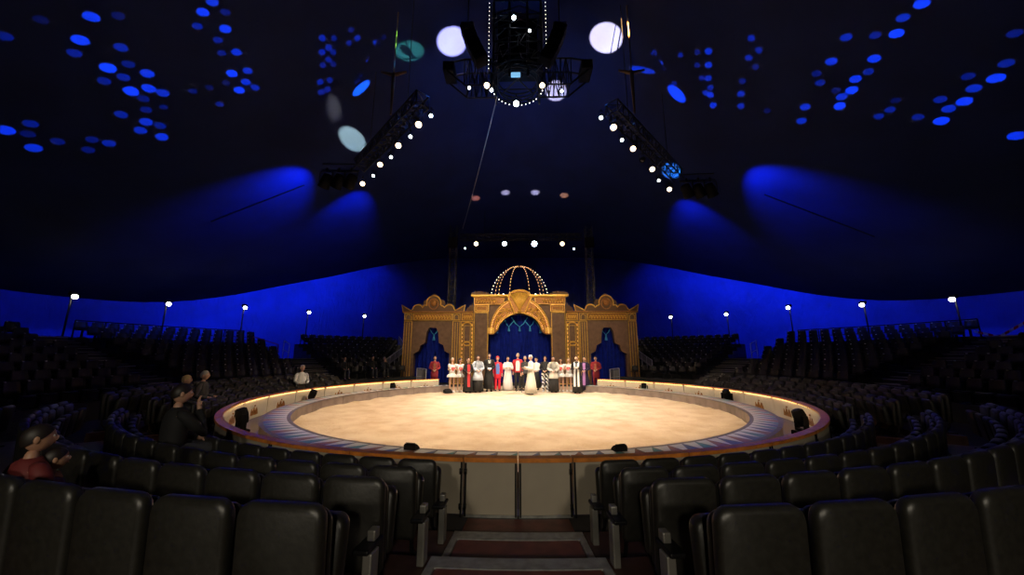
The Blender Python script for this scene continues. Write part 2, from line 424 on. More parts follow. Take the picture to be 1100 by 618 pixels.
def monitor(loc, rotz, label, s=1.0):
    t = thing('floor_monitor', label, 'speaker', loc, rotz, 'low black boxes on the ring edge')
    m = MB(); m.prism([(-.0, 0), (.26 * s, 0), (.22 * s, .06 * s), (.07 * s, .16 * s), (0, .13 * s)], -.19 * s, .19 * s); m2 = Matrix.Rotation(pi / 2, 4, 'Z')
    o = obj('cabinet', m, M_BLACKM, t); o.rotation_euler = (0, 0, pi / 2)
    m = MB(); m.box((0, 0, 0), (.26 * s, .30 * s, .006), 0); g = obj('grille', m, M_BLACK, o, loc=(.145 * s, 0, .117 * s), rot=(0, R(33.5), 0))
    return t
monitor(P(6.72, -14.7, .388), R(-15), 'low black floor monitor by the near ring edge, left of the gate', .55)
monitor(P(6.72, 13.8, .388), R(14), 'low black floor monitor by the near ring edge, right of the gate', .55)
monitor(deck(-48), R(-48), 'small black box on the blue deck at the left bend', .9)
monitor(deck(46), R(46), 'small black box on the blue deck at the right bend', .9)
monitor(P(6.2, -146.5, .09), R(-140), 'black box beside the left curb end at the entrance', 1.0)

# ------------------------------------------------------------------ stalls (near seats)
ROWR = [8.44, 9.20, 9.94, 10.68]; ROWZ = [0.0, .15, .30, .425]
LIP = [8.57, 9.32, 10.06, 10.9]
def rrect(w, h, r, n=5):
    pts = []
    for cx, cz, a0 in ((w - r, h - r, 0), (-w + r, h - r, 90), (-w + r * .5, r * .5, 180), (w - r * .5, r * .5, 270)):
        rr = r if a0 < 180 else r * .5
        pts += [(cx + rr * cos(R(a0 + 90 * q / n)), cz + rr * sin(R(a0 + 90 * q / n))) for q in range(n + 1)]
    return pts
def pad(mb, w, h, r, th, z0, y0, lean=0., puff=.02):       # upholstered pad standing in x,z
    base = rrect(w, h, r); n = len(base)
    levels = [(-th / 2, .90), (-th / 2 + .012, .965), (-th * .2, 1.0), (th * .2, 1.0), (th / 2 - .012, .965), (th / 2, .90)]
    rings = []
    for y, k in levels:
        ring = []
        for x, z in base:
            zz = h / 2 + (z - h / 2) * (1 - (1 - k) * .8); ring.append(V((x * (1 - (1 - k) * .8), y0 + y + lean * (zz), z0 + zz)))
        rings.append(ring)
    mb.loft(rings, 0, True, True)
def make_stall():
    t = thing('stall_chair', '', 'seat')
    m = MB(); pad(m, .208, .565, .065, .075, .205, 0, -.06); obj('backrest', m, M_VINYL, t)
    m = MB(); pad(m, .190, .50, .06, .06, .225, .072, -.06); obj('back_cushion', m, M_VINYL, t)
    m = MB(); pad(m, .185, .40, .06, .085, .24, .165, .10); obj('seat_cushion', m, M_VINYL, t)
    for s in (-1, 1):
        m = MB(); m.tube([(s * .17, .0, .30), (s * .17, .03, .12), (s * .17, .10, .03)], .016, 6); m.box((s * .17, .08, .0125), (.045, .30, .024), .006); obj('leg', m, M_BLACK, t)
    return reg(t)
stall0 = make_stall(); first_stall = [True]
def put_stall(loc, rz, label, group):
    if first_stall[0]:
        first_stall[0] = False; stall0.location = loc; stall0.rotation_euler = (0, 0, rz); stall0['label'] = label; stall0['group'] = group; return stall0
    return dup(stall0, loc, (0, 0, rz), label, group)
nst = 0
SEATS = {}
for sgn, sd in ((-1, 'left'), (1, 'right')):
    for k in range(4):
        r = ROWR[k]; st = math.degrees(.462 / r); a = math.degrees(asin(.85 / r)) + math.degrees(.21 / r); j = 0
        row = ['front row at the barrier', 'second row', 'third row', 'fourth row'][k]
        while a < 52:
            j += 1
            p = P(r, sgn * a, ROWZ[k] + .003)
            if in_frame(p + V((0, 0, .6)), 70):
                ch = put_stall(p, R(sgn * a), f'black stall chair, {row}, {ordw(j)} {sd} of the centre aisle', 'stall seats behind the barrier'); nst += 1
                SEATS[(sd, k, j)] = (p, sgn * a, ch)
            a += st
        a = 62.5; j = 0; st = math.degrees(.50 / r)
        if k == 3: continue
        while a < 116:
            j += 1; p = P(r, sgn * a, ROWZ[k] + .003)
            if in_frame(p + V((0, 0, .5)), 10):
                ch = put_stall(p, R(sgn * a), f'stall chair past the {sd} side aisle, {row}, {ordw(j)} from it', 'stall seats on the side arcs'); nst += 1
                SEATS[(sd + 's', k, j)] = (p, sgn * a, ch)
            a += st
for sgn, sd in ((-1, 'left'), (1, 'right')):
    for nm, a0, a1 in (('near', 4.25, 54), ('side', 60.5, 117)):
        t = thing('stall_platform', f'stepped dark platform carrying the {"near" if nm == "near" else "side"} stall seats, {sd} half', 'platform', (0, 0, 0))
        for k in range(1, 4 if nm == 'near' else 3):
            m = MB(); m.arc(LIP[k - 1], LIP[k] if k < 3 else 12.0, 0.004, ROWZ[k], sgn * a0, sgn * a1, 16); obj('tier', m, M_PLATF, t)
    for k, (rr, aa) in enumerate(((8.78, 4.62), (9.42, 4.45), (10.12, 4.9))):
        p = P(rr, sgn * aa, ROWZ[k + 1] + 0.002)
        t = thing('armrest_post', f'grey armrest post edging the aisle, {sd} side, at the {["second", "third", "fourth"][k]} row', 'armrest post', p, R(sgn * aa), 'aisle armrest posts')
        m = MB(); m.box((0, 0, .15), (.055, .10, .30), .008); obj('upright', m, M_GREY, t)
        m = MB(); m.box((sgn * .03, .02, .316), (.10, .2, .03), .01); obj('armrest', m, M_BLACK, t)
        m = MB(); m.box((sgn * .02, .06, .36), (.05, .07, .06), .008); obj('cap', m, M_GREY, t)
# centre aisle steps
t = thing('aisle_steps', 'dark red aisle steps with pale metal nosings leading down to the gate', 'steps', (0, 0, 0))
for k in range(1, 4):
    hw = 4.2
    m = MB(); m.arc(LIP[k - 1], LIP[k] if k < 3 else 12.0, .004, ROWZ[k] - .012, -hw, hw, 10); obj('step', m, M_PLATF, t)
    m = MB(); m.arc(LIP[k - 1] + .14, (LIP[k] if k < 3 else 12.0) - .01, ROWZ[k] - .012, ROWZ[k] - .004, -hw + .5, hw - .5, 10)
    obj('tread', m, mat('tread_red', (.125, .032, .024), .45, 0, 7, .35), t)
    m = MB(); m.arc(LIP[k - 1] - .012, LIP[k - 1] + .135, ROWZ[k] - .012, ROWZ[k], -hw, hw, 10); obj('nosing', m, M_ALU, t, label='pale metal nosing strip')
    for q in (-1, 1):
        m = MB(); m.arc(LIP[k - 1] + .14, (LIP[k] if k < 3 else 12.0) - .02, ROWZ[k] - .012, ROWZ[k] + .002, q * hw, q * (hw - .4), 3); obj('edge_strip', m, M_ALU, t)
m = MB(); m.arc(7.93, 8.55, .0, .006, -4.2, 4.2, 8)
tag(obj('floor_mat', m, mat('tread_red', (.1, .03, .02))), 'dark red mat on the ground behind the gate', 'mat')
# side aisle ramps
for sgn, sd in ((-1, 'left'), (1, 'right')):
    m = MB(); m.arc(8.0, 12.0, .004, .03, sgn * 54.2, sgn * 60.3, 6)
    tag(obj('aisle_ramp', m, mat('aisle_boards', (.13, .075, .06), .5, 0, 5, .3)), f'brown boarded aisle floor between seat blocks, {sd} side', 'aisle floor')

# ------------------------------------------------------------------ bleachers
TR = [12.5 + .72 * k for k in range(11)]; TZ = [.52 + .232 * k for k in range(10)]
def tier_end(k):
    rm = TR[k]; 
    if k == 0: return 149
    return min(150, 180 - math.degrees(asin(min(1, 8.25 / rm))) ) if rm > 8.25 else 140
def make_bseat():
    t = thing('bleacher_chair', '', 'seat')
    prof = [(-.21, .05), (-.12, .01), (0, 0), (.12, .01), (.21, .05)]
    m = MB(); rings = []
    for z, w, y in ((.36, .95, .02), (.50, 1, -.02), (.66, .95, -.05), (.70, .85, -.055)):
        rings.append([V((x * w, y + yy, z)) for x, yy in prof] + [V((x * w, y + yy - .02, z)) for x, yy in prof[::-1]])
    m.loft(rings, 0, True, True); obj('backrest', m, M_PLASTIC, t)
    m = MB(); rings = []
    for y, w, z in ((.02, .95, .34), (.15, 1, .33), (.32, 1, .35), (.36, .95, .34)):
        rings.append([V((x * w, y, z + yy * .4)) for x, yy in prof] + [V((x * w, y, z + yy * .4 - .025)) for x, yy in prof[::-1]])
    m.loft(rings, 0, True, True); obj('seat', m, M_PLASTIC, t)
    m = MB(); m.box((0, .16, .16), (.05, .08, .32), .01); m.box((0, .16, .012), (.16, .2, .024), .005); obj('pedestal', m, M_BLACK, t)
    m = MB(); m.box((.14, -.025, .695), (.05, .03, .035), .006); obj('number_tag', m, M_TAG, t, label='small white number tag')
    return reg(t)
bs0 = make_bseat()
BL = [('end', 128.2, 150), ('long', 97.2, 121.8), ('near', 64, 92.8)]
cand = []
for sgn, sd in ((-1, 'left'), (1, 'right')):
    for nm, a0, a1 in BL:
        desc = {'end': 'beside the golden portal', 'long': 'between the two stairways', 'near': 'towards the tent side'}[nm]
        t = thing('bleacher', f'stepped dark bleacher {desc}, {sd} side', 'bleacher')
        for k in range(10):
            e = min(a1, tier_end(k)) if nm == 'end' else a1
            m = MB(); m.arc(TR[k], TR[k + 1], 0.004, TZ[k], sgn * a0, sgn * e, 14); obj('tier', m, M_RISER, t)
            rs = TR[k] + .36; st = math.degrees(.56 / rs); a = a0 + st * .7; j = 0
            while a < e - st * .9:
                j += 1; p = P(rs, sgn * a, TZ[k] + .003)
                if in_frame(p + V((0, 0, .6)), 4):
                    cand.append(((p - CAMLOC).length, p, sgn * a, f'bleacher chair {desc}, {sd}, {ordw(k + 1)} tier, {ordw(j)} from stairs'))
                a += st
cand.sort(key=lambda c: c[0])
for i, (d, p, a, lab) in enumerate(cand[:300]):
    if i == 0: bs0.location = p; bs0.rotation_euler = (0, 0, R(a)); bs0['label'] = lab; bs0['group'] = 'bleacher seats'
    else: dup(bs0, p, (0, 0, R(a)), lab, 'bleacher seats')
m = MB()
parts = [(c.data, 0 if c.name.startswith(('backrest', 'seat')) else (2 if c.name.startswith('number') else 1)) for c in kids(bs0)]
for d, p, a, lab in cand[300:]:
    m.M = Matrix.Translation(p) @ Matrix.Rotation(R(a), 4, 'Z')
    for me, mi in parts: m.add([v.co for v in me.vertices], [list(f.vertices) for f in me.polygons], mi, mi == 0)
tag(obj('bleacher_chair', m, [M_PLASTIC, M_BLACK, M_TAG]), 'all the farther dark bleacher seats flecked with white number tags', 'seats', kind='stuff')

# stairways
for sgn, sd in ((-1, 'left'), (1, 'right')):
    for nm, a0, a1, top in (('portal', 122.2, 127.8, 6), ('side', 93.2, 96.8, 10)):
        t = thing('aisle_stairs', f'bleacher stairway with pale step edges, {"nearer the golden portal" if nm == "portal" else "towards the tent side"}, {sd}', 'stairs')
        m = MB()
        for k in range(top):
            for h in range(2):
                r0 = TR[k] - .36 + .36 * h; z = TZ[k] - .145 + .145 * h
                m = MB(); m.arc(r0, r0 + .36, .004, z, sgn * a0, sgn * a1, 4); st = obj('step', m, M_RISER, t)
                m = MB(); m.arc(r0 - .006, r0 + .05, z - .03, z + .003, sgn * a0, sgn * a1, 4); obj('nosing', m, M_GREY, st)
def railing(name, label, pts, h=.9, m=M_RAILP, panel=False, group=None, r=.022, mid=True):
    o0 = V(pts[0]); t = thing(name, label, 'railing', o0, 0, group); q = [V(p) - o0 for p in pts]
    mb = MB(); mb.tube([p + V((0, 0, h)) for p in q], r, 8); obj('handrail', mb, m, t)
    if mid: mb = MB(); mb.tube([p + V((0, 0, h * .5)) for p in q], r * .8, 6); obj('mid_rail', mb, m, t)
    for p in q: mb = MB(); mb.cyl(p, p + V((0, 0, h)), r, n=8); obj('post', mb, m, t)
    if panel:
        for a, b in zip(q, q[1:]):
            mb = MB(); u = V((0, 0, 1)); nrm = (b - a).cross(u).normalized() * .012; aa = a.lerp(b, .04); bb = a.lerp(b, .96)
            vs = [aa + u * .3, bb + u * .3, bb + u * h * .93, aa + u * h * .93]; mb.add([v + nrm for v in vs] + [v - nrm for v in vs], [[0, 1, 2, 3], [7, 6, 5, 4], [0, 4, 5, 1], [1, 5, 6, 2], [2, 6, 7, 3], [3, 7, 4, 0]]); obj('panel', mb, panel, t)
    return t
M_RPANEL = mat('rail_panel', (.22, .22, .24), .5)
for sgn, sd in ((-1, 'left'), (1, 'right')):
    A = [P(11.6, sgn * 151.2, 0.02), P(12.45, sgn * 151.2, .02), V((sgn * 6.75, 11.0, .6)), V((sgn * 7.9, 11.2, 1.35)), V((sgn * 8.15, 12.3, 1.9)), V((sgn * 8.15, 13.6, 2.5)), V((sgn * 8.15, 15.2, 3.2))]
    A = [P(11.6, sgn * 150.6, 0), P(12.3, sgn * 150.4, 0.02), V((sgn * 6.45, 10.72, .05))]
    railing('end_railing', f'low pale railing guarding the foot of the bleacher beside the portal, {sd}', A, 1.0, M_RAILP, M_RPANEL)
    A = [P(TR[k] + .3, sgn * (tier_end(k) - .3), TZ[k] + .003) for k in range(1, 10)]
    railing('end_railing', f'sloping pale railing climbing the bleacher edge beside the portal, {sd}', A, .8, M_RAILP, M_RPANEL)
    A = [P(TR[4] + .1, sgn * 121.9, TZ[4]), P(TR[6] - .02, sgn * 121.9, TZ[5]), ]
    A = [P(16.0, sgn * 122.4, TZ[4] + .02), P(16.7, sgn * 122.4, TZ[5])]
    railing('stair_railing', f'short pale handrail at the top landing of the stairway, {sd}', A, 1.05, M_RAILP)
    b = [P(TR[9] + .5, sgn * a, TZ[9]) for a in range(66, 93, 3)]
    railing('guard_railing', f'dark guard railing along the top of the side bleacher, {sd}', b, 1.05, M_BLACKM, None, None, .03)
    b = [P(TR[9] + .5, sgn * a, TZ[9]) for a in range(98, 122, 3)]
    railing('guard_railing', f'dark guard railing along the top of the middle bleacher, {sd}', b, .75, M_BLACKM, None, None, .025)
    b = [P(TR[9] + .5, sgn * a, TZ[9]) for a in (129, 133, 137, 141, 145, 149)]
    railing('guard_railing', f'dark guard railing along the top of the portal end bleacher, {sd}', b, .6, M_BLACKM, None, None, .025)
railing('stair_railing', 'thin sloping handrail with painted-in pink light tint beside the left stairway', [P(16.6, -121.2, TZ[5]), P(17.6, -118.0, TZ[7])], .8, M_RAILTINT, None, None, .025, False)

# lamp posts round the top of the bleachers
def lamp_post(px, py, label, r=19.55, flip=1, power=3):
    p = at_cyl(px, py, r); z0 = TZ[9]; t = thing('lamp_post', label, 'lamp post', (p.x, p.y, z0), atan2(p.x, -p.y), 'lamp posts along the top of the bleachers')
    h = p.z - z0
    m = MB(); m.cyl((0, 0, 0), (0, 0, h + .1), .035, n=8); m.box((0, 0, .02), (.3, .3, .04), .01); obj('pole', m, M_BLACK, t)
    m = MB(); m.box((0, .07, h + .13), (.26, .2, .16), .03, Matrix.Rotation(-.4, 3, 'X')); obj('housing', m, M_BLACKM, t)
    m = MB(); m.sph((0, .17, h), (.115, .06, .10), 12, 8); obj('lamp_glass', m, M_POSTL, t)
    q = P(sqrt(p.x**2 + p.y**2) - .55, math.degrees(atan2(p.x, -p.y)), p.z)
    point('post_light', q, power, (1, .9, .75), .1)
POSTS = [(77, 319), (179, 327), (262, 331), (331, 336), (391, 340), (721, 341), (781, 338), (848, 331), (928, 328), (1026, 322)]
for i, (x, y) in enumerate(POSTS):
    sd, n = ('left', i + 1) if i < 5 else ('right', 10 - i)
    lamp_post(x, y, f'bright lamp on a dark post on the {sd} bleacher, {ordw(n)} counting from the tent side')

# barrier tape and platform at the right, table at the left
p0 = at_cyl(1046, 356, 19.0); p1 = at_cyl(1090, 366, 19.0); p2 = at_cyl(1066, 366, 19.0); p3 = at_cyl(1104, 345, 19.0)
for a, b, lab in ((p0, p1, 'red and white barrier tape sloping down to the side'), (p2, p3, 'red and white barrier tape sloping up towards the tent wall')):
    t = thing('barrier_tape', lab, 'barrier tape', a); d = b - a; n = 8
    for q in range(n):
        u0 = d * (q / n); u1 = d * ((q + 1) / n); m = MB(); z = V((0, 0, .05)); w = V((d.y, -d.x, 0)).normalized() * .006
        vs = [u0 - z, u1 - z, u1 + z, u0 + z]; m.add([v + w for v in vs] + [v - w for v in vs], [[0, 1, 2, 3], [7, 6, 5, 4], [0, 4, 5, 1], [2, 6, 7, 3], [1, 5, 6, 2], [3, 7, 4, 0]])
        obj('tape_band', m, M_TAPER if q % 2 else M_TAPEW, t)

# ------------------------------------------------------------------ portal facade
YF = 11.5; ZK = 23.9 / FPX * .25878
XC = at_y(420 + 534 * .25878, 340, YF).x
def fx(zx): return (zx - 534) * ZK
def fz(zy): return 0.0 if zy is None else at_y(558, 270 + zy * .2589, YF).z
def fp(l): return [(fx(a), fz(b)) for a, b in l]
def mir(l, c): return [(2 * c - a, b) for a, b in l]
def fbox(m, x0, z0, x1, z1, ya, yb, bev=0):          # zoom-coords box
    a, b, c, d = fx(x0), fx(x1), fz(z0), fz(z1); m.box(((a + b) / 2, (ya + yb) / 2, (c + d) / 2), (abs(b - a), abs(yb - ya), abs(d - c)), bev)
def frame(m, x0, z0, x1, z1, w, ya, yb):
    a, b, c, d = fx(x0), fx(x1), fz(z1), fz(z0); w *= ZK
    a, b = min(a, b), max(a, b)
    for cx, cz, sx, sz in (((a + b) / 2, d - w / 2, b - a, w), ((a + b) / 2, c + w / 2, b - a, w), (a + w / 2, (c + d) / 2, w, d - c), (b - w / 2, (c + d) / 2, w, d - c)):
        m.box((cx, (ya + yb) / 2, cz), (sx, abs(yb - ya), sz), .01)
def relief(m, x0, z0, x1, z1, y, n, seed=0):           # row of curled leaf lumps filling a frieze
    rr = random.Random(seed)
    a, b, c, d = fx(min(x0, x1)), fx(max(x0, x1)), fz(z1), fz(z0); rz = (d - c)
    for i in range(n):
        cx = a + (b - a) * (i + .5) / n; w = (b - a) / n
        m.tube([(cx - w * .45, y, c + rz * .2), (cx - w * .1, y - .03, c + rz * .75), (cx + w * .25, y - .03, c + rz * .7), (cx + w * .3, y - .02, c + rz * .4), (cx + w * .05, y - .02, c + rz * .35)], [rz * .05, rz * .11, rz * .1, rz * .08, rz * .05], 6)
        m.sph((cx + w * .38, y - .015, c + rz * .2), rz * .12, 8, 6)
def arcpts(cx, cz, rx, rz, a0, a1, n): return [(cx + rx * cos(R(a0 + (a1 - a0) * i / n)), cz - rz * sin(R(a0 + (a1 - a0) * i / n))) for i in range(n + 1)]
BULB = MB().sph((0, 0, 0), .045, 8, 6).mesh('bulb', M_BULBW)
BULBG = MB().sph((0, 0, 0), .05, 8, 6).mesh('bulb', mat('gold_bulb', (1, .7, .3), .3, emit=(1, .50, .14), es=1.3, sample=False))
BULBC = MB().sph((0, 0, 0), .06, 8, 6).mesh('bulb', M_BULBC)
def bulb(p, parent, me=None, sc=1.0, name='bulb'):
    o = link(name, me or BULB, parent, p); o.scale = (sc,) * 3; return o

def build_portal():
    t = thing('portal', 'tall central golden arch portal with blue curtain opening and bulb trim', 'portal', (XC, YF, 0))
    # body with arched opening
    out = [(345, None), (345, 190), (723, 190), (723, None), (663, None), (663, 345), (640, 345), (622, 330)]
    out += arcpts(533, 335, 88, 75, 5, 175, 20) + [(444, 330), (427, 345), (403, 345), (403, None)]
    m = MB(); m.prism(fp(out), 0, .5); obj('body', m, M_BROWN, t)
    m = MB(); fbox(m, 352, 192, 716, 224, .5, 3.6, .02); obj('roof_deck', m, M_BROWN, t)
    for s, sd in ((1, 0), (-1, 1068)):
        X = (lambda v: v) if s == 1 else (lambda v: 1068 - v)
        m = MB(); fbox(m, X(350), 258, X(402), None, -.12, 0, .015); pl = obj('pilaster', m, M_BROWN, t)
        m = MB(); frame(m, X(345), 254, X(404), None, 3.2, -.17, -.12); obj('moulding', m, M_GOLD, pl)
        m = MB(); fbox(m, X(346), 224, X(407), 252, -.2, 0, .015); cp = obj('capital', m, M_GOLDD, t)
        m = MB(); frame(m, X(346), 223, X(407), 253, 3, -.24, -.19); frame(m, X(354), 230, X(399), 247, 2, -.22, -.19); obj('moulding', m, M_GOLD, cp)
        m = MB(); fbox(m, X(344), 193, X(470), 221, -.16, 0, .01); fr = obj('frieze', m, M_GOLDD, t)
        m = MB(); frame(m, X(344), 191, X(470), 223, 2.6, -.2, -.15); obj('moulding', m, M_GOLD, fr)
        m = MB(); relief(m, X(352), 196, X(440), 219, -.17, 8); obj('scrollwork', m, M_GOLD, fr)
        m = MB(); fbox(m, X(332), 183, X(500), 190, -.38, .05, .02); fbox(m, X(338), 187, X(498), 192, -.28, .04, .01); obj('cornice', m, M_GOLD, t)
        # leaf cresting
        for q in range(6):
            c = 338 + q * 12.5; h = (13, 17, 19, 19, 16, 12)[q]
            m = MB(); m.prism(fp([(X(c - 7), 183), (X(c - 9), 183 - h * .5), (X(c - 4), 183 - h * .6), (X(c - 5), 183 - h), (X(c + 1), 183 - h * .75), (X(c + 6), 183 - h * .95), (X(c + 5), 183 - h * .45), (X(c + 8), 183)]), -.12, -.02); obj('crest_leaf', m, M_LEAF, t)
        # arch voussoir wings
        o2 = arcpts(535, 345, 125, 150, 90 + 14, 170, 14); i2 = arcpts(533, 335, 90, 76, 175, 90 + 10, 14)
        pts = [(X(a), b) for a, b in o2 + [(405, 345), (427, 345), (440, 332)] + i2]
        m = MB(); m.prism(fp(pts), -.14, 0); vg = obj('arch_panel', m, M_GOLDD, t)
        m = MB(); m.tube([(x, -.15, z) for x, z in fp([(X(a), b) for a, b in o2])], .05, 8); m.tube([(x, -.15, z) for x, z in fp([(X(a), b) for a, b in i2])], .05, 8)
        obj('moulding', m, M_GOLD, vg)
        m = MB(); rr = random.Random(3)
        for q in range(26):
            u = rr.uniform(.1, .95); w = rr.uniform(.2, .85); ang = 98 + 66 * u
            cx = 534 + (92 + 30 * w) * cos(R(ang)); cz = 340 - (78 + 62 * w) * sin(R(ang))
            x, z = fp([(X(cx), cz)])[0]; m.tube([(x - .1, -.14, z - .06), (x, -.19, z + .05), (x + .08, -.18, z), (x + .03, -.15, z - .05)], [.02, .045, .04, .02], 6)
        m.tube([(x, -.145, z) for x, z in fp([(X(a), b) for a, b in arcpts(534, 340, 107, 109, 98, 168, 14)])], .02, 6)
        obj('scrollwork', m, M_GOLD, vg)
        o3 = arcpts(535, 345, 119, 143, 90 + 22, 178, 26)
        for c in o3: bulb((fx(X(c[0])), -.2, fz(c[1])), vg, BULBG, .62)
        i3 = arcpts(533, 335, 96, 82, 172, 100, 18)
        for c in i3: bulb((fx(X(c[0])), -.17, fz(c[1])), vg, BULBG, .5)
        m = MB(); fbox(m, X(404), 342, X(430), 318, -.2, -.02, .03); obj('corbel', m, M_GOLD, t)
    # keystone shell
    k = [(512, 258), (495, 215), (486, 196)] + arcpts(534, 196, 48, 31, 178, 2, 16) + [(582, 196), (573, 215), (556, 258)]
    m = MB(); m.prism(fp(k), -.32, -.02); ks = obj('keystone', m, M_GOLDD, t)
    m = MB(); m.tube([(x, -.33, z) for x, z in fp(k)], .06, 8, closed=True); obj('moulding', m, M_GOLD, ks)
    m = MB(); ax, az = fp([(534, 246)])[0]
    for q in range(9):
        an = 32 + 116 * q / 8; ex, ez = fp([(534 + 40 * cos(R(an)), 200 - 26 * sin(R(an)))])[0]
        m.tube([(ax, -.33, az), ((ax + ex) / 2, -.40, (az + ez) / 2), (ex, -.36, ez)], [.03, .06, .09], 8)
    m.sph((ax, -.36, az - .1), .13, 10, 8); obj('shell_flutes', m, M_GOLD, ks)
    return t
PORTAL = build_portal()

def build_wing(sgn, sd):
    X = (lambda v: v) if sgn < 0 else (lambda v: 1068 - v)
    t = thing('portal_wing', f'golden side wing of the portal with scalloped crest and blue curtain arch, {sd} side', 'portal wing', (XC, YF, 0))
    op = [(98, None), (98, 425), (118, 415), (124, 390), (143, 380), (147, 335), (156, 316), (171, 309)]
    op2 = mir(op[::-1][1:], 171)
    out = [(52, None), (52, 254), (341, 254), (341, None)] + op2[::-1] + op[::-1][1:]
    out = [(X(a), b) for a, b in out]
    m = MB(); m.prism(fp(out), .1, .5); obj('body', m, M_BROWN, t)
    for c0, c1 in ((56, 86), (258, 286)):
        m = MB(); fbox(m, X(c0), 290, X(c1), None, -.06, .1, .015); pl = obj('pilaster', m, M_BROWN, t)
        m = MB(); frame(m, X(c0 - 2), 289, X(c1 + 2), None, 3, -.11, -.05); 
        for w in (.33, .67): fbox(m, X(c0 + (c1 - c0) * w - 1), 296, X(c0 + (c1 - c0) * w + 1), None, -.09, -.05)
        obj('moulding', m, M_GOLD, pl)
        m = MB(); fbox(m, X(c0), 259, X(c1), 285, -.1, .1, .015); cp = obj('capital', m, M_BROWN, t)
        m = MB(); frame(m, X(c0 - 2), 257, X(c1 + 2), 287, 3, -.14, -.09); m.tube([(x, -.12, z) for x, z in fp([(X(a), b) for a, b in [(c0 + 5, 283)] + arcpts((c0 + c1) / 2, 272, (c1 - c0) / 2 - 5, 9, 180, 0, 8) + [(c1 - 5, 283)]])], .025, 6); obj('moulding', m, M_GOLD, cp)
    for x0, x1, n, sdd in ((92, 252, 13, 1), (294, 340, 4, 5)):
        m = MB(); fbox(m, X(x0), 260, X(x1), 284, -.06, .1, .01); fr = obj('frieze', m, M_GOLDD, t)
        m = MB(); frame(m, X(x0 - 1), 257, X(x1 + 1), 287, 2.8, -.1, -.05); obj('moulding', m, M_GOLD, fr)
        m = MB(); relief(m, X(x0 + 5), 261, X(x1 - 5), 284, -.08, n, sdd); obj('scrollwork', m, M_GOLD, fr)
    # cornice
    m = MB(); fbox(m, X(46), 250, X(341), 256, -.22, .3, .015); obj('cornice', m, M_GOLDD, t)
    # ornamental bead pilaster next to the portal
    m = MB(); fbox(m, X(291), 292, X(341), None, -.02, .1, .01); bp = obj('bead_pilaster', m, M_BROWN, t)
    m = MB(); frame(m, X(290), 290, X(342), None, 3.2, -.08, -.01)
    frame(m, X(304), 308, X(331), 375, 2, -.06, -.01); frame(m, X(304), 392, X(331), 470, 2, -.06, -.01)
    m.tube([(x, -.06, z) for x, z in fp([(X(a), b) for a, b in arcpts(317, 308, 17, 12, 190, -10, 10)])], .05, 8)
    m.tube([(x, -.06, z) for x, z in fp([(X(a), b) for a, b in arcpts(317, 384, 14, 7, 180, -180, 12)])], .04, 8)
    obj('moulding', m, M_GOLD, bp)
    for q in range(22):
        for xx in (297.5, 337.5):
            m = MB(); m.sph((0, 0, 0), (.075, .04, .04), 8, 6); obj('bead', m, M_GOLD, bp, loc=(fx(X(xx)), -.05, fz(303 + q * 8.2)))
        if q % 2 == 0:
            for xx in (297.5, 337.5): bulb((fx(X(xx)), -.1, fz(307 + q * 8.2)), bp, BULBG, .6)
    # crest
    cl = [(46, 249), (40, 222), (62, 236), (80, 246)] + [(86, 240)] + arcpts(108, 238, 20, 16, 170, 15, 8) + [(132, 228)] + arcpts(140, 232, 12, 8, 150, 60, 3) + arcpts(174, 214, 30, 30, 195, -15, 14)
    cl += [(206, 225), (214, 228)] + arcpts(240, 238, 20, 16, 165, 10, 8) + [(264, 246), (284, 236), (308, 222), (302, 249)]
    cl = [(X(a), b) for a, b in cl]
    m = MB(); m.prism(fp(cl), -.06, .06); cr = obj('crest', m, M_LEAF, t)
    m = MB(); m.tube([(x, -.07, z) for x, z in fp(cl)], .042, 6); obj('moulding', m, M_GOLD, cr)
    m = MB(); m.tube([(x, -.07, z) for x, z in fp([(X(a), b) for a, b in arcpts(174, 219, 20, 22, 0, 360, 18)])], .035, 6); m.sph((fx(X(174)), -.07, fz(213)), (.22, .08, .25), 12, 8)
    obj('medallion', m, M_GOLDD, cr)
    for q in range(5):
        c = 110 + q * 32; h = (14, 24, 34, 24, 14)[q]; b0 = (222, 210, 190, 210, 222)[q]
        m = MB(); m.prism(fp([(X(c - 16), b0 + 12), (X(c - 12), b0 - h * .25), (X(c), b0 - h * .5), (X(c + 12), b0 - h * .25), (X(c + 16), b0 + 12)]), .08, .12); obj('crest_leaf', m, M_LEAF, t)
    for q in range(3):
        c = 318 + q * 9; h = 22 + q * 9
        m = MB(); m.prism(fp([(X(c - 8), 252), (X(c - 6), 252 - h * .5), (X(c), 252 - h), (X(c + 6), 252 - h * .5), (X(c + 8), 252)]), -.05, .05); obj('crest_leaf', m, M_LEAF, t)
build_wing(-1, 'left'); build_wing(1, 'right')

def curtain(x0, x1, ztop, y, folds, label, seed):
    t = thing('stage_curtain', label, 'curtain', (XC, YF + y, 0))
    n = folds * 10; vs = []; a, b = fx(x0), fx(x1); zt = fz(ztop); rr = random.Random(seed); ph = rr.random() * 6
    for i in range(n + 1):
        u = i / n; x = a + (b - a) * u; d = .09 * sin(u * folds * 2 * pi + ph) + .04 * sin(u * folds * 5.1)
        for k in range(6): z = zt * (1 - k / 5) + .04; vs.append((x, d * (.75 + .05 * k), z))
    m = MB(); m.add(vs, [[i * 6 + k, (i + 1) * 6 + k, (i + 1) * 6 + k + 1, i * 6 + k + 1] for i in range(n) for k in range(5)], 0, True)
    o = obj('drape', m, M_CURT, t)
    return t
ct = curtain(398, 670, 240, .95, 16, 'tall deep blue velvet curtain closing the central arch', 1)
cl_ = curtain(92, 250, 295, .85, 9, 'deep blue curtain inside the left portal wing arch', 2)
cr_ = curtain(1068 - 250, 1068 - 92, 295, .85, 9, 'deep blue curtain inside the right portal wing arch', 3)
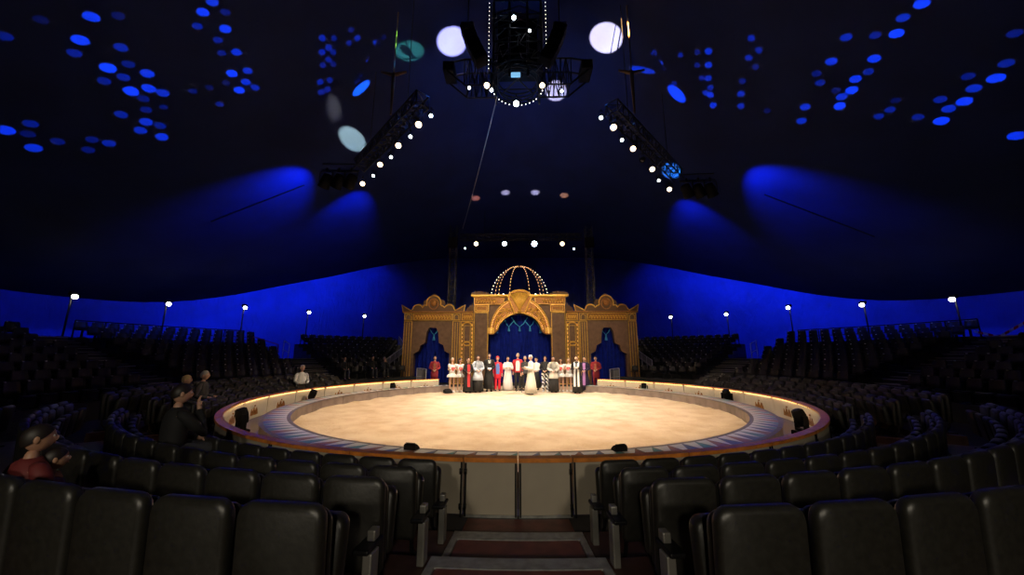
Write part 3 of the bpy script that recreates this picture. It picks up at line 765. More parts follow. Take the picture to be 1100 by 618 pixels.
def tassel(parent, x, z, s=1.0):
    m = MB(); m.lathe([(.02 * s, 0), (.05 * s, -.03 * s), (.055 * s, -.08 * s), (.03 * s, -.11 * s), (.06 * s, -.14 * s), (.085 * s, -.30 * s), (.07 * s, -.32 * s)], 10); obj('tassel', m, M_TEAL, parent, loc=(x, -.25, z))
sw = [(430, 325), (468, 278), (488, 312), (505, 284), (534, 312), (560, 284), (578, 312), (602, 278), (636, 325)]
m = MB()
nodes = [(438, 318), (488, 310), (534, 310), (578, 310), (622, 318)]
lines = [[(438, 318), (455, 300), (470, 285)], [(470, 280), (478, 298), (488, 310), (500, 296), (512, 284)], [(500, 270), (516, 296), (534, 310), (552, 296), (568, 270)], [(556, 284), (566, 296), (578, 310), (590, 298), (598, 280)], [(598, 285), (610, 300), (622, 318)]]
for l in lines: m.tube([(x, -.25, z) for x, z in fp(l)], .032, 6)
obj('swag_cord', m, M_TEAL, ct, label='teal swag cord')
for x, z in nodes: tassel(ct, fx(x), fz(z))
for par, c in ((cl_, 171), (cr_, 897)):
    m = MB(); m.tube([(x, -.25, z) for x, z in fp([(c - 20, 318), (c - 10, 335), (c, 345), (c + 10, 335), (c + 20, 318)])], .032, 6); obj('swag_cord', m, M_TEAL, par, label='teal swag cord'); tassel(par, fx(c), fz(345), 1.2)

# dome cage with bulbs
DZ = fz(187); DR = 129 * ZK; DH = fz(46) - DZ + .1
dy = DR * .8 + .12; DDY = .8
dome = thing('bulb_dome', 'open dome of curved ribs studded with glowing bulbs above the central arch', 'dome', (XC, YF, DZ + .03))
m = MB(); m.tube([(DR * cos(2 * pi * i / 32), dy + DR * DDY * sin(2 * pi * i / 32), .03) for i in range(32)], .04, 6, closed=True); ring = obj('base_ring', m, M_LEAF, dome)
for i in range(14):
    a = pi + pi * (i + .5) / 14; bulb((DR * cos(a), dy + DR * DDY * sin(a) - .05, .16), ring, BULBC, .85)
for an in (180, 215, 226, 251, 289, 314, 325, 360):
    pts = []
    for q in range(15):
        e = q / 14 * 86; pts.append((DR * cos(R(e)) * cos(R(an)), dy + DR * DDY * cos(R(e)) * sin(R(an)), DH * sin(R(e))))
    m = MB(); m.tube(pts, .022, 6); rb = obj('rib', m, M_LEAF, dome)
    for p in pts[1:]: bulb((p[0], p[1] - .05, p[2]), rb, None if an not in (180, 360) else BULBC, .62 if an not in (180, 360) else .42)
m = MB(); m.lathe([(.22, DH * .99), (.2, DH * 1.01), (.08, DH * 1.03)], 16, m=Matrix.Translation((0, dy, 0))); obj('cap', m, M_LEAF, dome)

# ------------------------------------------------------------------ trusses
def truss_bars(m, a, b, w=.30, n=None, up=V((0, 0, 1)), r=.025, tri=False):
    a, b = V(a), V(b); t = (b - a); L = t.length; t.normalize(); s = t.cross(up).normalized(); u = s.cross(t); n = n or max(2, round(L / (w * 1.3)))
    cs = [(-1, -1), (1, -1), (1, 1), (-1, 1)]
    ch = [[a + t * (L * i / n) + (s * c[0] + u * c[1]) * w / 2 for i in range(n + 1)] for c in cs]
    for c in ch: m.tube([c[0], c[-1]], r, 6)
    for i in range(n):
        for q in range(4):
            c0, c1 = ch[q], ch[(q + 1) % 4]; m.tube([c0[i], c1[i]], r * .6, 5)
            m.tube([c0[i], c1[i + 1]] if (i + q) % 2 else [c1[i], c0[i + 1]], r * .55, 5)
def par_can(loc, d, s, label, lens, name='stage_lamp', group=None, ls=1.0):
    t = thing(name, label, 'stage lamp', loc, 0, group); rot = V(d).to_track_quat('Z', 'Y').to_matrix().to_4x4()
    m = MB(); m.lathe([(.05 * s, -.34 * s), (.10 * s, -.32 * s), (.12 * s, -.2 * s), (.13 * s, 0), (.135 * s, .01 * s), (.12 * s, .01 * s), (.11 * s, -.05 * s)], 14, m=rot); obj('can', m, M_BLACKM, t)
    m = MB(); m.lathe([(.105 * s * ls, -.02 * s), (.09 * s * ls, .0), (.02 * s, .012 * s)], 14, m=rot); obj('lens', m, lens, t)
    m = MB(); b = rot.to_3x3() @ V((0, 0, -.14 * s)); m.tube([b + V((-.16 * s, 0, 0)), b + V((-.16 * s, 0, .26 * s)), b + V((.16 * s, 0, .26 * s)), b + V((.16 * s, 0, 0))], .012 * s, 6); m.cyl(b + V((0, 0, .26 * s)), b + V((0, 0, .36 * s)), .03 * s, n=8); obj('yoke', m, M_BLACK, t)
    return t
TZP = 9.6
TL = [((454, 107), (386, 178), 'left', [(463, 124.6, 0), (449.6, 134, 1), (441, 147, 0), (428, 156.6, 1), (420, 169, 0), (408.4, 177, 1), (401, 189, 0), (389.5, 197.6, 1)]),
      ((657, 116), (729, 189), 'right', [(645.7, 126.7, 0), (659, 137, 1), (668, 150.6, 0), (680, 160, 1), (690, 172, 2), (700.6, 182, 1), (707.7, 194, 0), (719, 203.6, 1)])]
LAMPPOS = []
for A, B, sd, lamps in TL:
    a, b = at_z(*A, TZP), at_z(*B, TZP)
    t = thing('lighting_truss', f'black hanging lattice truss carrying a slanting line of lamps, {sd} of the centre rig', 'truss', a)
    m = MB(); truss_bars(m, (0, 0, 0), b - a, .42, 16, r=.03); obj('lattice', m, M_BLACK, t)
    # cross bar at the low end with hanging dark heads
    s = -1 if sd == 'left' else 1
    e = b - a + V((s * .0, 0, -.25)); f = e + V((s * 1.6, .1, .1))
    m = MB(); m.tube([e, f], .04, 8); m.tube([e + V((0, 0, .3)), f + V((0, 0, .3))], .03, 6); obj('cross_bar', m, M_BLACK, t)
    for q in range(3):
        p = a + e.lerp(f, .25 + .33 * q) + V((0, 0, -.14)); par_can(p - V((0, 0, .60)), (s * .4, .3, -.6), 1.7, f'unlit black lamp hanging from the {sd} truss end bar, {ordw(q + 1)} from the truss', M_LENSD, 'stage_lamp', 'unlit lamps on the truss end bars')
    for w in (.2, .8):
        p = (b - a) * w; zt = roof_z((a + p).x, (a + p).y) - TZP - .02; m = MB(); m.cyl(p + V((0, 0, .2)), p + V((0, 0, zt)), .012, n=6); obj('hoist_cable', m, M_BLACK, t)
    for i, (x, y, kd) in enumerate(lamps):
        p = at_z(x, y, TZP - .55)
        LAMPPOS.append((sd, p))
        d = (CAMLOC + V((0, 4, 0)) - p)
        par_can(p, d, (.72, .92, .8)[kd], f'{["small cool white", "warm white", "unlit"][kd]} lamp on the {sd} truss, {ordw(i + 1)} from its inner end', [M_LENSW, M_LENSO, M_LENSD][kd], 'stage_lamp', 'lamps along the slanting trusses', .75 if kd == 0 else 1)
    # brown hanger pole
    hx, hy0, hy1 = (423, 80, 116) if sd == 'left' else (678.5, 78, 115)
    top = at_z(hx, hy0, 11.6); ln = 1.6
    t = thing('truss_hanger', f'brown tapering hanger pole with flat top plate above the {sd} truss', 'hanger', top)
    m = MB(); m.cyl((0, 0, 0), (0, 0, -ln), .07, .03, 10); obj('pole', m, M_POLEB, t)
    m = MB(); m.tube([(-.45, 0, .10), (-.1, 0, 0), (.1, 0, 0), (.45, 0, .10)], [.03, .06, .06, .03], 8); m.cyl((0, 0, .0), (0, 0, roof_z(top.x, top.y) - 11.62), .02, n=6); obj('top_plate', m, M_POLEB, t)

# centre rig
RX, RY = at_y(556, 90, 0).x, 0.0
def rz(py): return at_y(556, py, RY).z
def rx(px, py=90): return at_y(px, py, RY).x - RX
ZB = rz(93)
rig = thing('centre_rig', 'big black central lighting rig with ring truss, side arms and tower under the roof', 'lighting rig', (RX, RY, ZB))
H = lambda py: rz(py) - ZB
hw = abs(rx(584, 40)); 
m = MB()
for sx in (-1, 1):
    for sy in (-1, 1): m.cyl((sx * hw * .85, sy * hw * .8, H(96)), (sx * hw * .85, sy * hw * .8, roof_z(0, 0) - ZB - .1), .05, n=8)
for sx in (-.12, .28): m.cyl((sx * hw * 1.6 - .1, -hw * .8, H(100)), (sx * hw * 1.6 - .1, -hw * .8, roof_z(0, 0) - ZB - .1), .05, n=8)
for py in (90, 78, 66, 52, 38, 24, 10, -6):
    z = H(py); w = hw * .85
    m.tube([(-w, -w, z), (w, -w, z), (w, w, z), (-w, w, z)], .028, 6, closed=True)
    m.tube([(-w, -w, z), (w * .1, -w, z + .4)], .02, 5); m.tube([(w, -w, z), (w * .1, -w, z + .4)], .02, 5)
obj('tower', m, M_BLACK, rig)
m = MB(); m.box((0, .25, (H(76) + H(-14)) / 2), (hw * 1.5, .7, abs(H(76) - H(-14))), .03); obj('motor_housing', m, M_BLACKM, rig)
RR = abs(rx(583, 100)) 
m = MB(); zt = 0
for z0, rr in ((.0, RR), (.32, RR), (.32, RR * .8), (0, RR * .8)): m.tube([(rr * cos(2 * pi * i / 36), rr * sin(2 * pi * i / 36), z0) for i in range(36)], .03, 6, closed=True)
for i in range(24):
    a = 2 * pi * i / 24; b = 2 * pi * (i + 1) / 24; m.tube([(RR * cos(a), RR * sin(a), 0), (RR * cos(b), RR * sin(b), .32)], .016, 5)
for i in range(4):
    a = pi / 4 + pi / 2 * i; m.tube([(RR * .95 * cos(a), RR * .95 * sin(a), .2), (0, 0, .35)], .03, 6)
rt = obj('ring_truss', m, M_BLACK, rig)
for i in range(19): a = pi * i / 18; bulb((RR * 1.02 * cos(a), RR * 1.02 * sin(a), -.05), rt, BULBC, .32)
for s in (-1, 1):
    m = MB(); x0 = s * hw * .8; x1 = s * abs(rx(618, 75)); x2 = s * abs(rx(630, 72)); zt, zb = H(71), H(98)
    for y in (-.35, .35):
        m.tube([(x0, y, zt), (x1 * .9, y, zt), (x2, y, zt - .15)], .04, 6); m.tube([(x0, y, zb), (x1 * .88, y, zb), (x2, y, zt - .5)], .035, 6)
        n = 6
        for q in range(n):
            xa = x0 + (x1 * .9 - x0) * q / n; xb = x0 + (x1 * .9 - x0) * (q + 1) / n
            m.tube([(xa, y, zt), (xb, y, zb)] if q % 2 else [(xa, y, zb), (xb, y, zt)], .022, 5); m.tube([(xb, y, zt), (xb, y, zb)], .022, 5)
    for q in range(5): xx = x0 + (x1 - x0) * q / 5; m.tube([(xx, -.35, zt), (xx, .35, zt)], .02, 5); m.tube([(xx, -.35, zb), (xx, .35, zb)], .02, 5)
    arm = obj('side_arm', m, M_BLACK, rig)
    m = MB(); m.box((x2 - s * .05, 0, zt - .28), (.45, .8, .42), .04); obj('end_box', m, M_BLACKM, arm)
    m = MB(); m.cyl((s * hw * 1.02, -hw * .7, H(92)), (s * hw * 1.02, -hw * .7, H(-12)), .012, n=6); st = obj('bulb_string', m, M_BLACK, rig)
    for q in range(24): bulb((s * hw * 1.02, -hw * .7 - .03, H(90 - 4.2 * q)), st, BULBC, .22)
m = MB(); m.box((rx(554, 93), -RR * .6, H(93)), (.36, .05, .2), .01); obj('screen', m, M_SCREEN, rig, label='small cyan lit screen')
m = MB()
rr_ = random.Random(11)
for q in range(26):
    p = V((rr_.uniform(-.75, .75) * hw, -hw * .86, H(rr_.uniform(15, 88)))); m.tube([p, p + V((rr_.uniform(-.25, .25), 0, rr_.uniform(-.35, .1))), p + V((rr_.uniform(-.3, .3), 0, rr_.uniform(-.5, 0)))], .012, 5)
obj('cable_loom', m, M_GREY, rig)
RIGL = [(552, 19, M_LENSW, 1.2, 'round cool white lamp high on the rig tower'), (504, 94.5, M_LENSW, .8, 'small cool white lamp under the left rig arm'), (523, 92, M_LENSO, 1.5, 'warm lamp at the left side of the rig ring'),
        (582.5, 92, M_LENSO, 1.4, 'warm lamp at the right side of the rig ring'), (603.5, 98, M_LENSW, .8, 'small cool white lamp under the right rig arm'), (554.5, 111.5, M_LENSW, 1.5, 'bright white lamp hanging lowest beneath the rig ring'),
        (569, 33, M_LENSW, .8, 'small white lamp on the right face of the rig tower'), (528, 97, M_LENSW, .9, 'cool white lamp inside the left ring edge')]
for x, y, l, s, lab in RIGL:
    p = at_y(x, y, RY - 1.0); par_can(p, (CAMLOC + V((0, 4, 0)) - p), s * .66, lab, l, 'stage_lamp', 'lamps on the centre rig')
# line array speakers
for s, sd in ((-1, 'left'), (1, 'right')):
    pts = [(502.5, 33), (505.5, 41.5), (509, 49.5), (512.5, 57), (516.5, 64)]
    if s > 0: pts = [(1103.5 - a, b) for a, b in pts]
    w = [at_y(a, b, RY - 1.05) for a, b in pts]
    t = thing('speaker_array', f'hanging curved black speaker array beside the rig tower, {sd} side', 'speaker', w[0])
    for i, p in enumerate(w):
        d = (w[min(i + 1, 4)] - w[max(i - 1, 0)]); an = atan2(d.x, -d.z)
        m = MB(); m.box((0, 0, 0), (.5, .45, .285), .03); c = obj('cabinet', m, M_BLACKM, t, loc=p - w[0], rot=(0, -an, 0))
        m = MB(); m.box((0, -.228, 0), (.44, .01, .22), .003); obj('grille', m, M_BLACK, c)
    p = V((0, 0, .15)); m = MB(); m.box((0, 0, .22), (.5, .3, .05), .01); m.cyl((0, 0, .2), (0, 0, roof_z(w[0].x, w[0].y) - w[0].z - .02), .02, n=6); obj('hanging_frame', m, M_BLACK, t)

# rear masts, rear truss and lamps
YM = 14.0
MAST = []
for px, sd in ((486, 'left'), (634, 'right')):
    p = at_y(px, 300, YM); zt = roof_z(p.x, YM)
    t = thing('mast_tower', f'dark lattice king mast rising behind the portal, {sd} one', 'mast', (p.x, YM, 0)); MAST.append(p.x)
    m = MB(); truss_bars(m, (0, 0, 0), (0, 0, zt - .7), .5, 22, V((0, 1, 0)), .04); obj('lattice', m, mat('mast_metal', (.07, .07, .075), .45, .5), t)
    m = MB(); m.box((0, 0, .03), (.9, .9, .06), .01); obj('foot_plate', m, M_BLACK, t)
    m = MB(); m.box((0, -.3, at_y(px, 262, YM).z), (.7, .25, .8), .04); obj('junction_box', m, M_BLACKM, t)
zr = at_y(556, 262, YM - .6).z
t = thing('rear_truss', 'dark lattice truss hanging across the back between the two masts', 'truss', (MAST[0] + .6, YM - .5, zr + .55))
m = MB(); truss_bars(m, (0, 0, 0), (MAST[1] - MAST[0] - 1.2, 0, 0), .4, 16, r=.03); obj('lattice', m, M_BLACK, t)
m = MB()
for w in (.2, .8):
    x = (MAST[1] - MAST[0] - 1.2) * w; m = MB(); m.cyl((x, 0, .2), (x, 0, roof_z(MAST[0] + .6 + x, YM - .5) - zr - .57), .012, n=6); obj('hoist_cable', m, M_BLACK, t)
for i, (x, y, s, l) in enumerate(((511.5, 262, 1.5, M_LENSO), (542, 262, 1.6, M_LENSW), (574, 262, 2.0, M_LENSW), (604, 262, 1.5, M_LENSO), (499.5, 267, .6, M_LENSW), (616.5, 267.5, .6, M_LENSW))):
    p = at_y(x, y, YM - .6); lab = f'bright white lamp on the rear truss above the dome, {ordw(i + 1)} from the left mast' if i < 4 else f'tiny white lamp at the {"left" if i == 4 else "right"} end of the rear truss'
    par_can(p, CAMLOC + V((0, 6, 2)) - p, s, lab, l if i < 4 else M_LENSW, 'stage_lamp', 'lamps on the rear truss')

# ropes
def rope(a, b, label, r=.016, sag=.2):
    a, b = V(a), V(b); t = link('rope', None); bpy.data.objects.remove(t)
    m = MB(); n = 16; MR = M_ROPE if r < .025 else M_BLACKM; m.tube([(b - a) * (i / n) + V((0, 0, -sag * sin(pi * i / n))) for i in range(n + 1)], r, 6); return tag(obj('rope', m, MR, loc=a), label, 'rope')
rope(at_y(534, 112, -.5) + V((0, 0, .35)), at_y(497, 246, 9.0), 'thin grey rope slanting from the centre rig down towards the left mast', .02)
pa, pb = at_roof(326, 197), at_roof(226, 236)
rope(pa - roof_n(pa) * .12, pb - roof_n(pb) * .12, 'dark rope strung along the roof across the left blue beam', .03, .0)
pa, pb = at_roof(822, 207), at_roof(940, 252)
rope(pa - roof_n(pa) * .12, pb - roof_n(pb) * .12, 'dark rope strung along the roof across the right blue beam', .03, .0)

# ------------------------------------------------------------------ people
DG = None
def skin_mesh(verts, edges, radii, sub=1):
    me = bpy.data.meshes.new('sk'); me.from_pydata([tuple(v) for v in verts], edges, []); o = bpy.data.objects.new('sk', me); COL.objects.link(o)
    md = o.modifiers.new('s', 'SKIN'); md.use_smooth_shade = True
    lay = me.skin_vertices[0].data
    for i, r in enumerate(radii): lay[i].radius = (r, r) if not isinstance(r, tuple) else r; lay[i].use_root = (i == 0)
    if sub: s = o.modifiers.new('d', 'SUBSURF'); s.levels = sub; s.render_levels = sub
    dg = bpy.context.evaluated_depsgraph_get(); ev = o.evaluated_get(dg); m2 = ev.to_mesh()
    vs = [v.co.copy() for v in m2.vertices]; fs = [list(p.vertices) for p in m2.polygons]; ev.to_mesh_clear()
    bpy.data.objects.remove(o); bpy.data.meshes.remove(me); return vs, fs
def head_geo(mb, c, yaw, pitch, s=1.0, skin_i=0):
    rot = Matrix.Rotation(yaw, 4, 'Z') @ Matrix.Rotation(pitch, 4, 'X'); m = Matrix.Translation(c) @ rot @ Matrix.Scale(s, 4)
    n, k = 20, 14; vs = [V((0, .01, .118))]
    def shape(v):
        x, y, z = v
        if z < 0: f = 1 - .30 * (-z / .118)**1.6; x *= f; y = y * (1 - .12 * (-z / .118)) - .012 * (-z / .118)
        front = max(0, -y / .095) ** 3
        if abs(x) < .03: y -= front * .022 * max(0, 1 - ((z + .012) / .03)**2) * (1 - abs(x) / .03)       # nose
        if abs(abs(x) - .033) < .02: y += front * .008 * max(0, 1 - ((z - .015) / .018)**2)              # sockets
        y -= front * .006 * max(0, 1 - ((z - .042) / .015)**2)                                            # brow
        y -= front * .008 * max(0, 1 - ((z + .085) / .02)**2)                                             # chin
        y -= front * .006 * max(0, 1 - ((z + .052) / .012)**2) * (abs(x) < .03)                           # lips
        return V((x, y, z))
    for i in range(1, k):
        t = pi * i / k
        for j in range(n):
            a = 2 * pi * j / n - pi / 2; vs.append(shape((.077 * sin(t) * cos(a), .098 * sin(t) * sin(a), .118 * cos(t))))
    vs.append(V((0, -.012, -.118)))
    fs = [[0, 1 + j, 1 + (j + 1) % n] for j in range(n)]
    for i in range(k - 2): a = 1 + i * n; fs += [[a + j, a + n + j, a + n + (j + 1) % n, a + (j + 1) % n] for j in range(n)]
    e = len(vs) - 1; a = 1 + (k - 2) * n; fs += [[e, a + (j + 1) % n, a + j] for j in range(n)]
    M0 = mb.M.copy(); mb.M = M0 @ m; mb.add(vs, fs, skin_i, True)
    for q in (-1, 1):
        mb.sph((q * .077, .012, -.005), (.010, .022, .034), 8, 6, skin_i)
        mb.sph((q * .031, -.082, .014), (.014, .010, .009), 8, 6, 1); mb.sph((q * .031, -.090, .014), (.006, .004, .007), 6, 4, 2)
    mb.sph((0, -.098, -.052), (.024, .006, .007), 8, 6, 3)
    mb.M = M0
    return m
def hair_geo(mb, m, style):
    M0 = mb.M.copy(); mb.M = M0 @ m
    if style in ('short', 'long', 'bun', 'bald'):
        n, k = 20, 10; vs = []; lim = {'short': 100, 'long': 118, 'bun': 102, 'bald': 100}[style]
        for i in range(k + 1):
            for j in range(n):
                a = 2 * pi * j / n; fr = max(0, -sin(a)); t = R(lim + 26 * max(0, sin(a))) * i / k * (1 - .45 * fr**1.2)
                if style == 'bald': t = R(58) + (R(lim) - R(58)) * i / k * (1 - .9 * fr**.5)
                vs.append((.083 * sin(t) * cos(a), .005 + .106 * sin(t) * sin(a), .006 + .121 * cos(t)))
        mb.add(vs, [[i * n + j, (i + 1) * n + j, (i + 1) * n + (j + 1) % n, i * n + (j + 1) % n] for i in range(k) for j in range(n)], 0, True)
        if style == 'long':
            mb.loft([[V((w * cos(2 * pi * j / 12), .055 + d * sin(2 * pi * j / 12), z)) for j in range(12)] for z, w, d in ((.06, .07, .05), (-.05, .088, .055), (-.16, .08, .05), (-.24, .055, .03))])
        if style == 'bun': mb.sph((0, .10, .055), (.04, .035, .04), 10, 8)
    if style == 'cap': mb.lathe([(.082, .03), (.086, .06), (.078, .09), (.05, .115), (.01, .122)], 18)
    if style == 'fluff':
        for j in range(30):
            a = j * 2.4; t = acos(1 - j / 30 * 1.15); mb.sph((.085 * sin(t) * cos(a), .012 + .10 * sin(t) * abs(sin(a)) - .0, .03 + .10 * cos(t)), .034, 8, 6)
    mb.M = M0
def ell(z, rx, ry, cx=0, cy=0, n=20, wav=0, k=9): return [V((cx + rx * cos(2 * pi * j / n) * (1 + wav * sin(k * 2 * pi * j / n)), cy + ry * sin(2 * pi * j / n) * (1 + wav * sin(k * 2 * pi * j / n)), z)) for j in range(n)]

def person(loc, rotz, label, H=1.75, sit=False, arms='down', skin=M_SKIN, hair=('short', M_HAIRD), clothes=(), yaw=0., pitch=0., fem=False, group=None, lean=0.):
    t = thing('person', label, 'person', loc, rotz, group); s = H / 1.75; t.scale = (s, s, s)
    dz = -.47 if sit else 0.; w = .9 if fem else 1.0
    pel, spi, che, nec, hb = [V((0, 0, .96 + dz)), V((0, 0, 1.13 + dz)), V((0, 0, 1.30 + dz)), V((0, .005, 1.47 + dz)), V((0, 0, 1.56 + dz))]
    if lean:
        for v in (spi, che, nec, hb): v.y -= lean * (v.z - pel.z)
    sh = {q: V((q * .175 * w, che.y, 1.415 + dz)) for q in (-1, 1)}
    ARM = {'down': (V((.235, .03, 1.12)), V((.235, -.06, .88))), 'clasp': (V((.26, .02, 1.13)), V((.075, -.20, 1.03))), 'hold': (V((.24, .0, 1.13)), V((.10, -.27, 1.18))),
           'chin': (V((.20, -.22, 1.16)), V((.06, -.20, 1.44))), 'lap': (V((.23, -.06, 1.16)), V((.13, -.30, 1.06))), 'back': (V((.24, .08, 1.13)), V((.10, .16, .96))), 'half': (V((.235, .03, 1.12)), V((.17, -.22, 1.08)))}
    el, wr = {}, {}
    for q in (-1, 1):
        am = arms if isinstance(arms, str) else arms[0 if q < 0 else 1]
        e, r_ = ARM[am]; el[q] = V((q * e.x * w, e.y + che.y * .8, e.z + dz)); wr[q] = V((q * r_.x, r_.y + che.y * .8, r_.z + dz))
    if sit: hip, kn, an, to = (.095, 0, .93 + dz), (.11, -.43, .50), (.11, -.42, .09), (.12, -.58, .045)
    else: hip, kn, an, to = (.095, 0, .90), (.10, -.01, .50), (.10, .02, .085), (.115, -.13, .035)
    vs = [pel, spi, che, nec, hb]; ed = [(0, 1), (1, 2), (2, 3), (3, 4)]; rad = [(.135 * w, .10), (.112 * w, .085), (.125 * w, .085), (.05, .05), (.05, .05)]
    for q in (-1, 1):
        b = len(vs); vs += [sh[q], el[q], wr[q]]; ed += [(2, b), (b, b + 1), (b + 1, b + 2)]; rad += [.045 * w, .039 * w, .027 * w]
        d = (wr[q] - el[q]).normalized(); side = d.cross(V((0, 0, 1)) if abs(d.z) < .8 else V((0, 1, 0))).normalized(); pn = side.cross(d)
        pm = wr[q] + d * .075; pi_ = len(vs); vs.append(pm); ed.append((b + 2, pi_)); rad.append((.036, .018))
        for f in range(4):
            o_ = side * (.027 - .018 * f); L = (.036, .041, .038, .030)[f]; base = len(vs)
            vs += [pm + o_ + d * .03, pm + o_ + d * (.03 + L) - pn * .008, pm + o_ + d * (.03 + L * 1.7) - pn * .028]; ed += [(pi_, base), (base, base + 1), (base + 1, base + 2)]; rad += [.0095, .0085, .0075]
        base = len(vs); vs += [wr[q] + d * .045 + side * .038, wr[q] + d * .085 + side * .052 - pn * .012]; ed += [(pi_, base), (base, base + 1)]; rad += [.011, .009]
        b = len(vs); vs += [V((q * c[0] * (1 if i else w), c[1], c[2])) for i, c in enumerate((hip, kn, an, to))]; ed += [(0, b), (b, b + 1), (b + 1, b + 2), (b + 2, b + 3)]; rad += [.080, .053, .037, .033]
    sv, sf = skin_mesh(vs, ed, rad)
    mb = MB(); mb.add(sv, sf, 0, True)
    hm = head_geo(mb, hb + V((0, -.015, .085)), yaw, pitch)
    body = obj('body', mb, [skin, M_EYE, M_IRIS, M_LIP], t)
    if hair:
        for st, hmat in (hair if isinstance(hair[0], tuple) else (hair,)):
            mb = MB(); hair_geo(mb, hm, st); obj('hat' if st == 'cap' else 'hair', mb, hmat, t)
    cy = che.y
    def sleeves(mb, r0, r1, r2):
        for q in (-1, 1):
            d = (wr[q] - el[q]); mb.tube([sh[q] + V((-q * .07, 0, .0)), sh[q] + V((-q * .01, 0, -.012)), sh[q].lerp(el[q], .25), sh[q].lerp(el[q], .6), el[q], el[q] + d * .5, el[q] + d * .96], [r0 * .72, r0 * .86, r0, (r0 + r1) / 2, r1, (r1 + r2) / 2, r2], 12)
    def torso(mb, z0, rx0, ry0, wav=0, top=1.485):
        L = [(z0, rx0, ry0, wav), (z0 * .5 + .48, rx0 * .55 + .09, ry0 * .55 + .065, wav * .6), (1.08, .165 * w, .125, wav * .2), (1.22, .18 * w, .13, 0), (1.34, .180 * w, .122, 0), (1.41, .155 * w, .105, 0), (1.455, .10 * w, .08, 0), (top, .065, .065, 0)]
        if z0 > .85: L = [(z0, rx0, ry0, 0), (1.08, .165 * w, .125, 0)] + L[3:]
        mb.loft([ell(z + dz, a, b, 0, -lean * max(0, z - .96), 28, wv) for z, a, b, wv in L])
    for c in clothes:
        k, mt = c[0], c[1]; arg = c[2] if len(c) > 2 else {}
        mb = MB(); lab = arg.get('label')
        if k == 'robe': torso(mb, arg.get('z', .05), arg.get('w', .27) * .92, arg.get('d', .24), .05); sleeves(mb, .070, .066, arg.get('cuff', .075)); obj('robe', mb, mt, t, label=lab)
        elif k == 'surplice': torso(mb, arg.get('z', .55), arg.get('w', .27) * .92, .22, .05); sleeves(mb, .076, .07, .085); obj('surplice', mb, mt, t, label=lab)
        elif k == 'jacket': torso(mb, arg.get('z', .90), .185 * w, .14); sleeves(mb, .068, .056, .048); obj('jacket', mb, mt, t, label=lab)
        elif k == 'shirt': torso(mb, .92, .172 * w, .13); sleeves(mb, .062, .052, .042); obj('shirt', mb, mt, t, label=lab)
        elif k == 'bodice': 
            mb.loft([ell(z + dz, a, b, 0, 0, 24) for z, a, b in ((.92, .16, .125), (1.05, .135, .11), (1.2, .155, .122), (1.33, .165, .118), (1.38, .13, .09))])
            for q in (-1, 1): mb.tube([sh[q] + V((-q * .03, 0, .01)), sh[q].lerp(el[q], .3), sh[q].lerp(el[q], .5)], [.06, .075, .045], 12)
            obj('bodice', mb, mt, t, label=lab)
        elif k == 'tutu':
            for z, rr in ((.96, .25), (.92, .27), (.88, .26)):
                mb.loft([ell(z + .02, .14, .11, 0, 0, 40), ell(z - .02, rr * .6, rr * .6, 0, 0, 40, .03, 10), ell(z - .10, rr, rr, 0, 0, 40, .05, 10), ell(z - .112, rr, rr, 0, 0, 40, .05, 10), ell(z - .035, rr * .58, rr * .58, 0, 0, 40, .03, 10), ell(z, .13, .10, 0, 0, 40)], 0, False)
            obj('tutu', mb, mt, t, label=lab)
        elif k == 'trousers':
            mb.loft([ell(z + dz, a, b, 0, 0, 20) for z, a, b in ((.86, .16, .12), (.93, .172 * w, .135), (1.02, .165 * w, .125), (1.06, .155 * w, .12))])
            for q in (-1, 1):
                h_, k_, a_ = [V((q * c_[0], c_[1], c_[2])) for c_ in (hip, kn, an)]
                mb.tube([h_ + V((0, 0, .03)), h_.lerp(k_, .5), k_, k_.lerp(a_, .5), a_ + V((0, 0, -.03))], [.10, .088, .074, .066, .068], 14)
            obj('trousers', mb, mt, t, label=lab)
        elif k == 'skirt': mb.loft([ell(z, a, b, 0, 0, 28, wv) for z, a, b, wv in ((arg.get('z', .3), .24, .2, .06), (.7, .2, .165, .03), (.98, .16, .125, 0))]); obj('skirt', mb, mt, t, label=lab)
        elif k == 'front':                                   # shirt front / vest panel
            hw_ = arg.get('w', .085); z0 = arg.get('z', .98)
            mb.loft([[V((x * f, -.137 - .006 * (1 - abs(x) / .1) + o_, z)) for x, o_ in ((-hw_, 0), (-hw_ / 2, -.006), (hw_ / 2, -.006), (hw_, 0), (hw_, .03), (-hw_, .03))] for z, f in ((z0, .9), (1.15, 1), (1.30, 1), (1.40, .6))], 0, True, False)
            obj('shirt_front', mb, mt, t, label=lab)
        elif k == 'stole':
            z0 = arg.get('z', .32); yb = -arg.get('y', .20)
            for q in (-1, 1):
                pts = [(q * .05, .07, 1.49), (q * .085, .0, 1.47), (q * .09, -.10, 1.40), (q * .085, -.15, 1.25), (q * .085, -.16, 1.05), (q * .09, yb * .96 - .02, .7), (q * .095, yb - .03, z0)]
                for i in range(len(pts) - 1):
                    a, b = V(pts[i]), V(pts[i + 1]); mb.loft([[a + V((-.045, -.006, 0)), a + V((.045, -.006, 0)), a + V((.045, .012, 0)), a + V((-.045, .012, 0))], [b + V((-.045, -.006, 0)), b + V((.045, -.006, 0)), b + V((.045, .012, 0)), b + V((-.045, .012, 0))]], 0, True, False)
            obj('stole', mb, mt, t, label=lab)
        elif k == 'heart':
            pts = [(0, -.085)] + [(.016 * 5.2 * sin(a)**3, .0052 * (13 * cos(a) - 5 * cos(2 * a) - 2 * cos(3 * a) - cos(4 * a))) for a in [pi - i * 2 * pi / 24 for i in range(1, 24)]]
            mb.prism([(x * 1.25, 1.19 + z * 1.35) for x, z in pts], -.155, -.125); obj('heart_patch', mb, mt, t, label=lab)
        elif k == 'bands': 
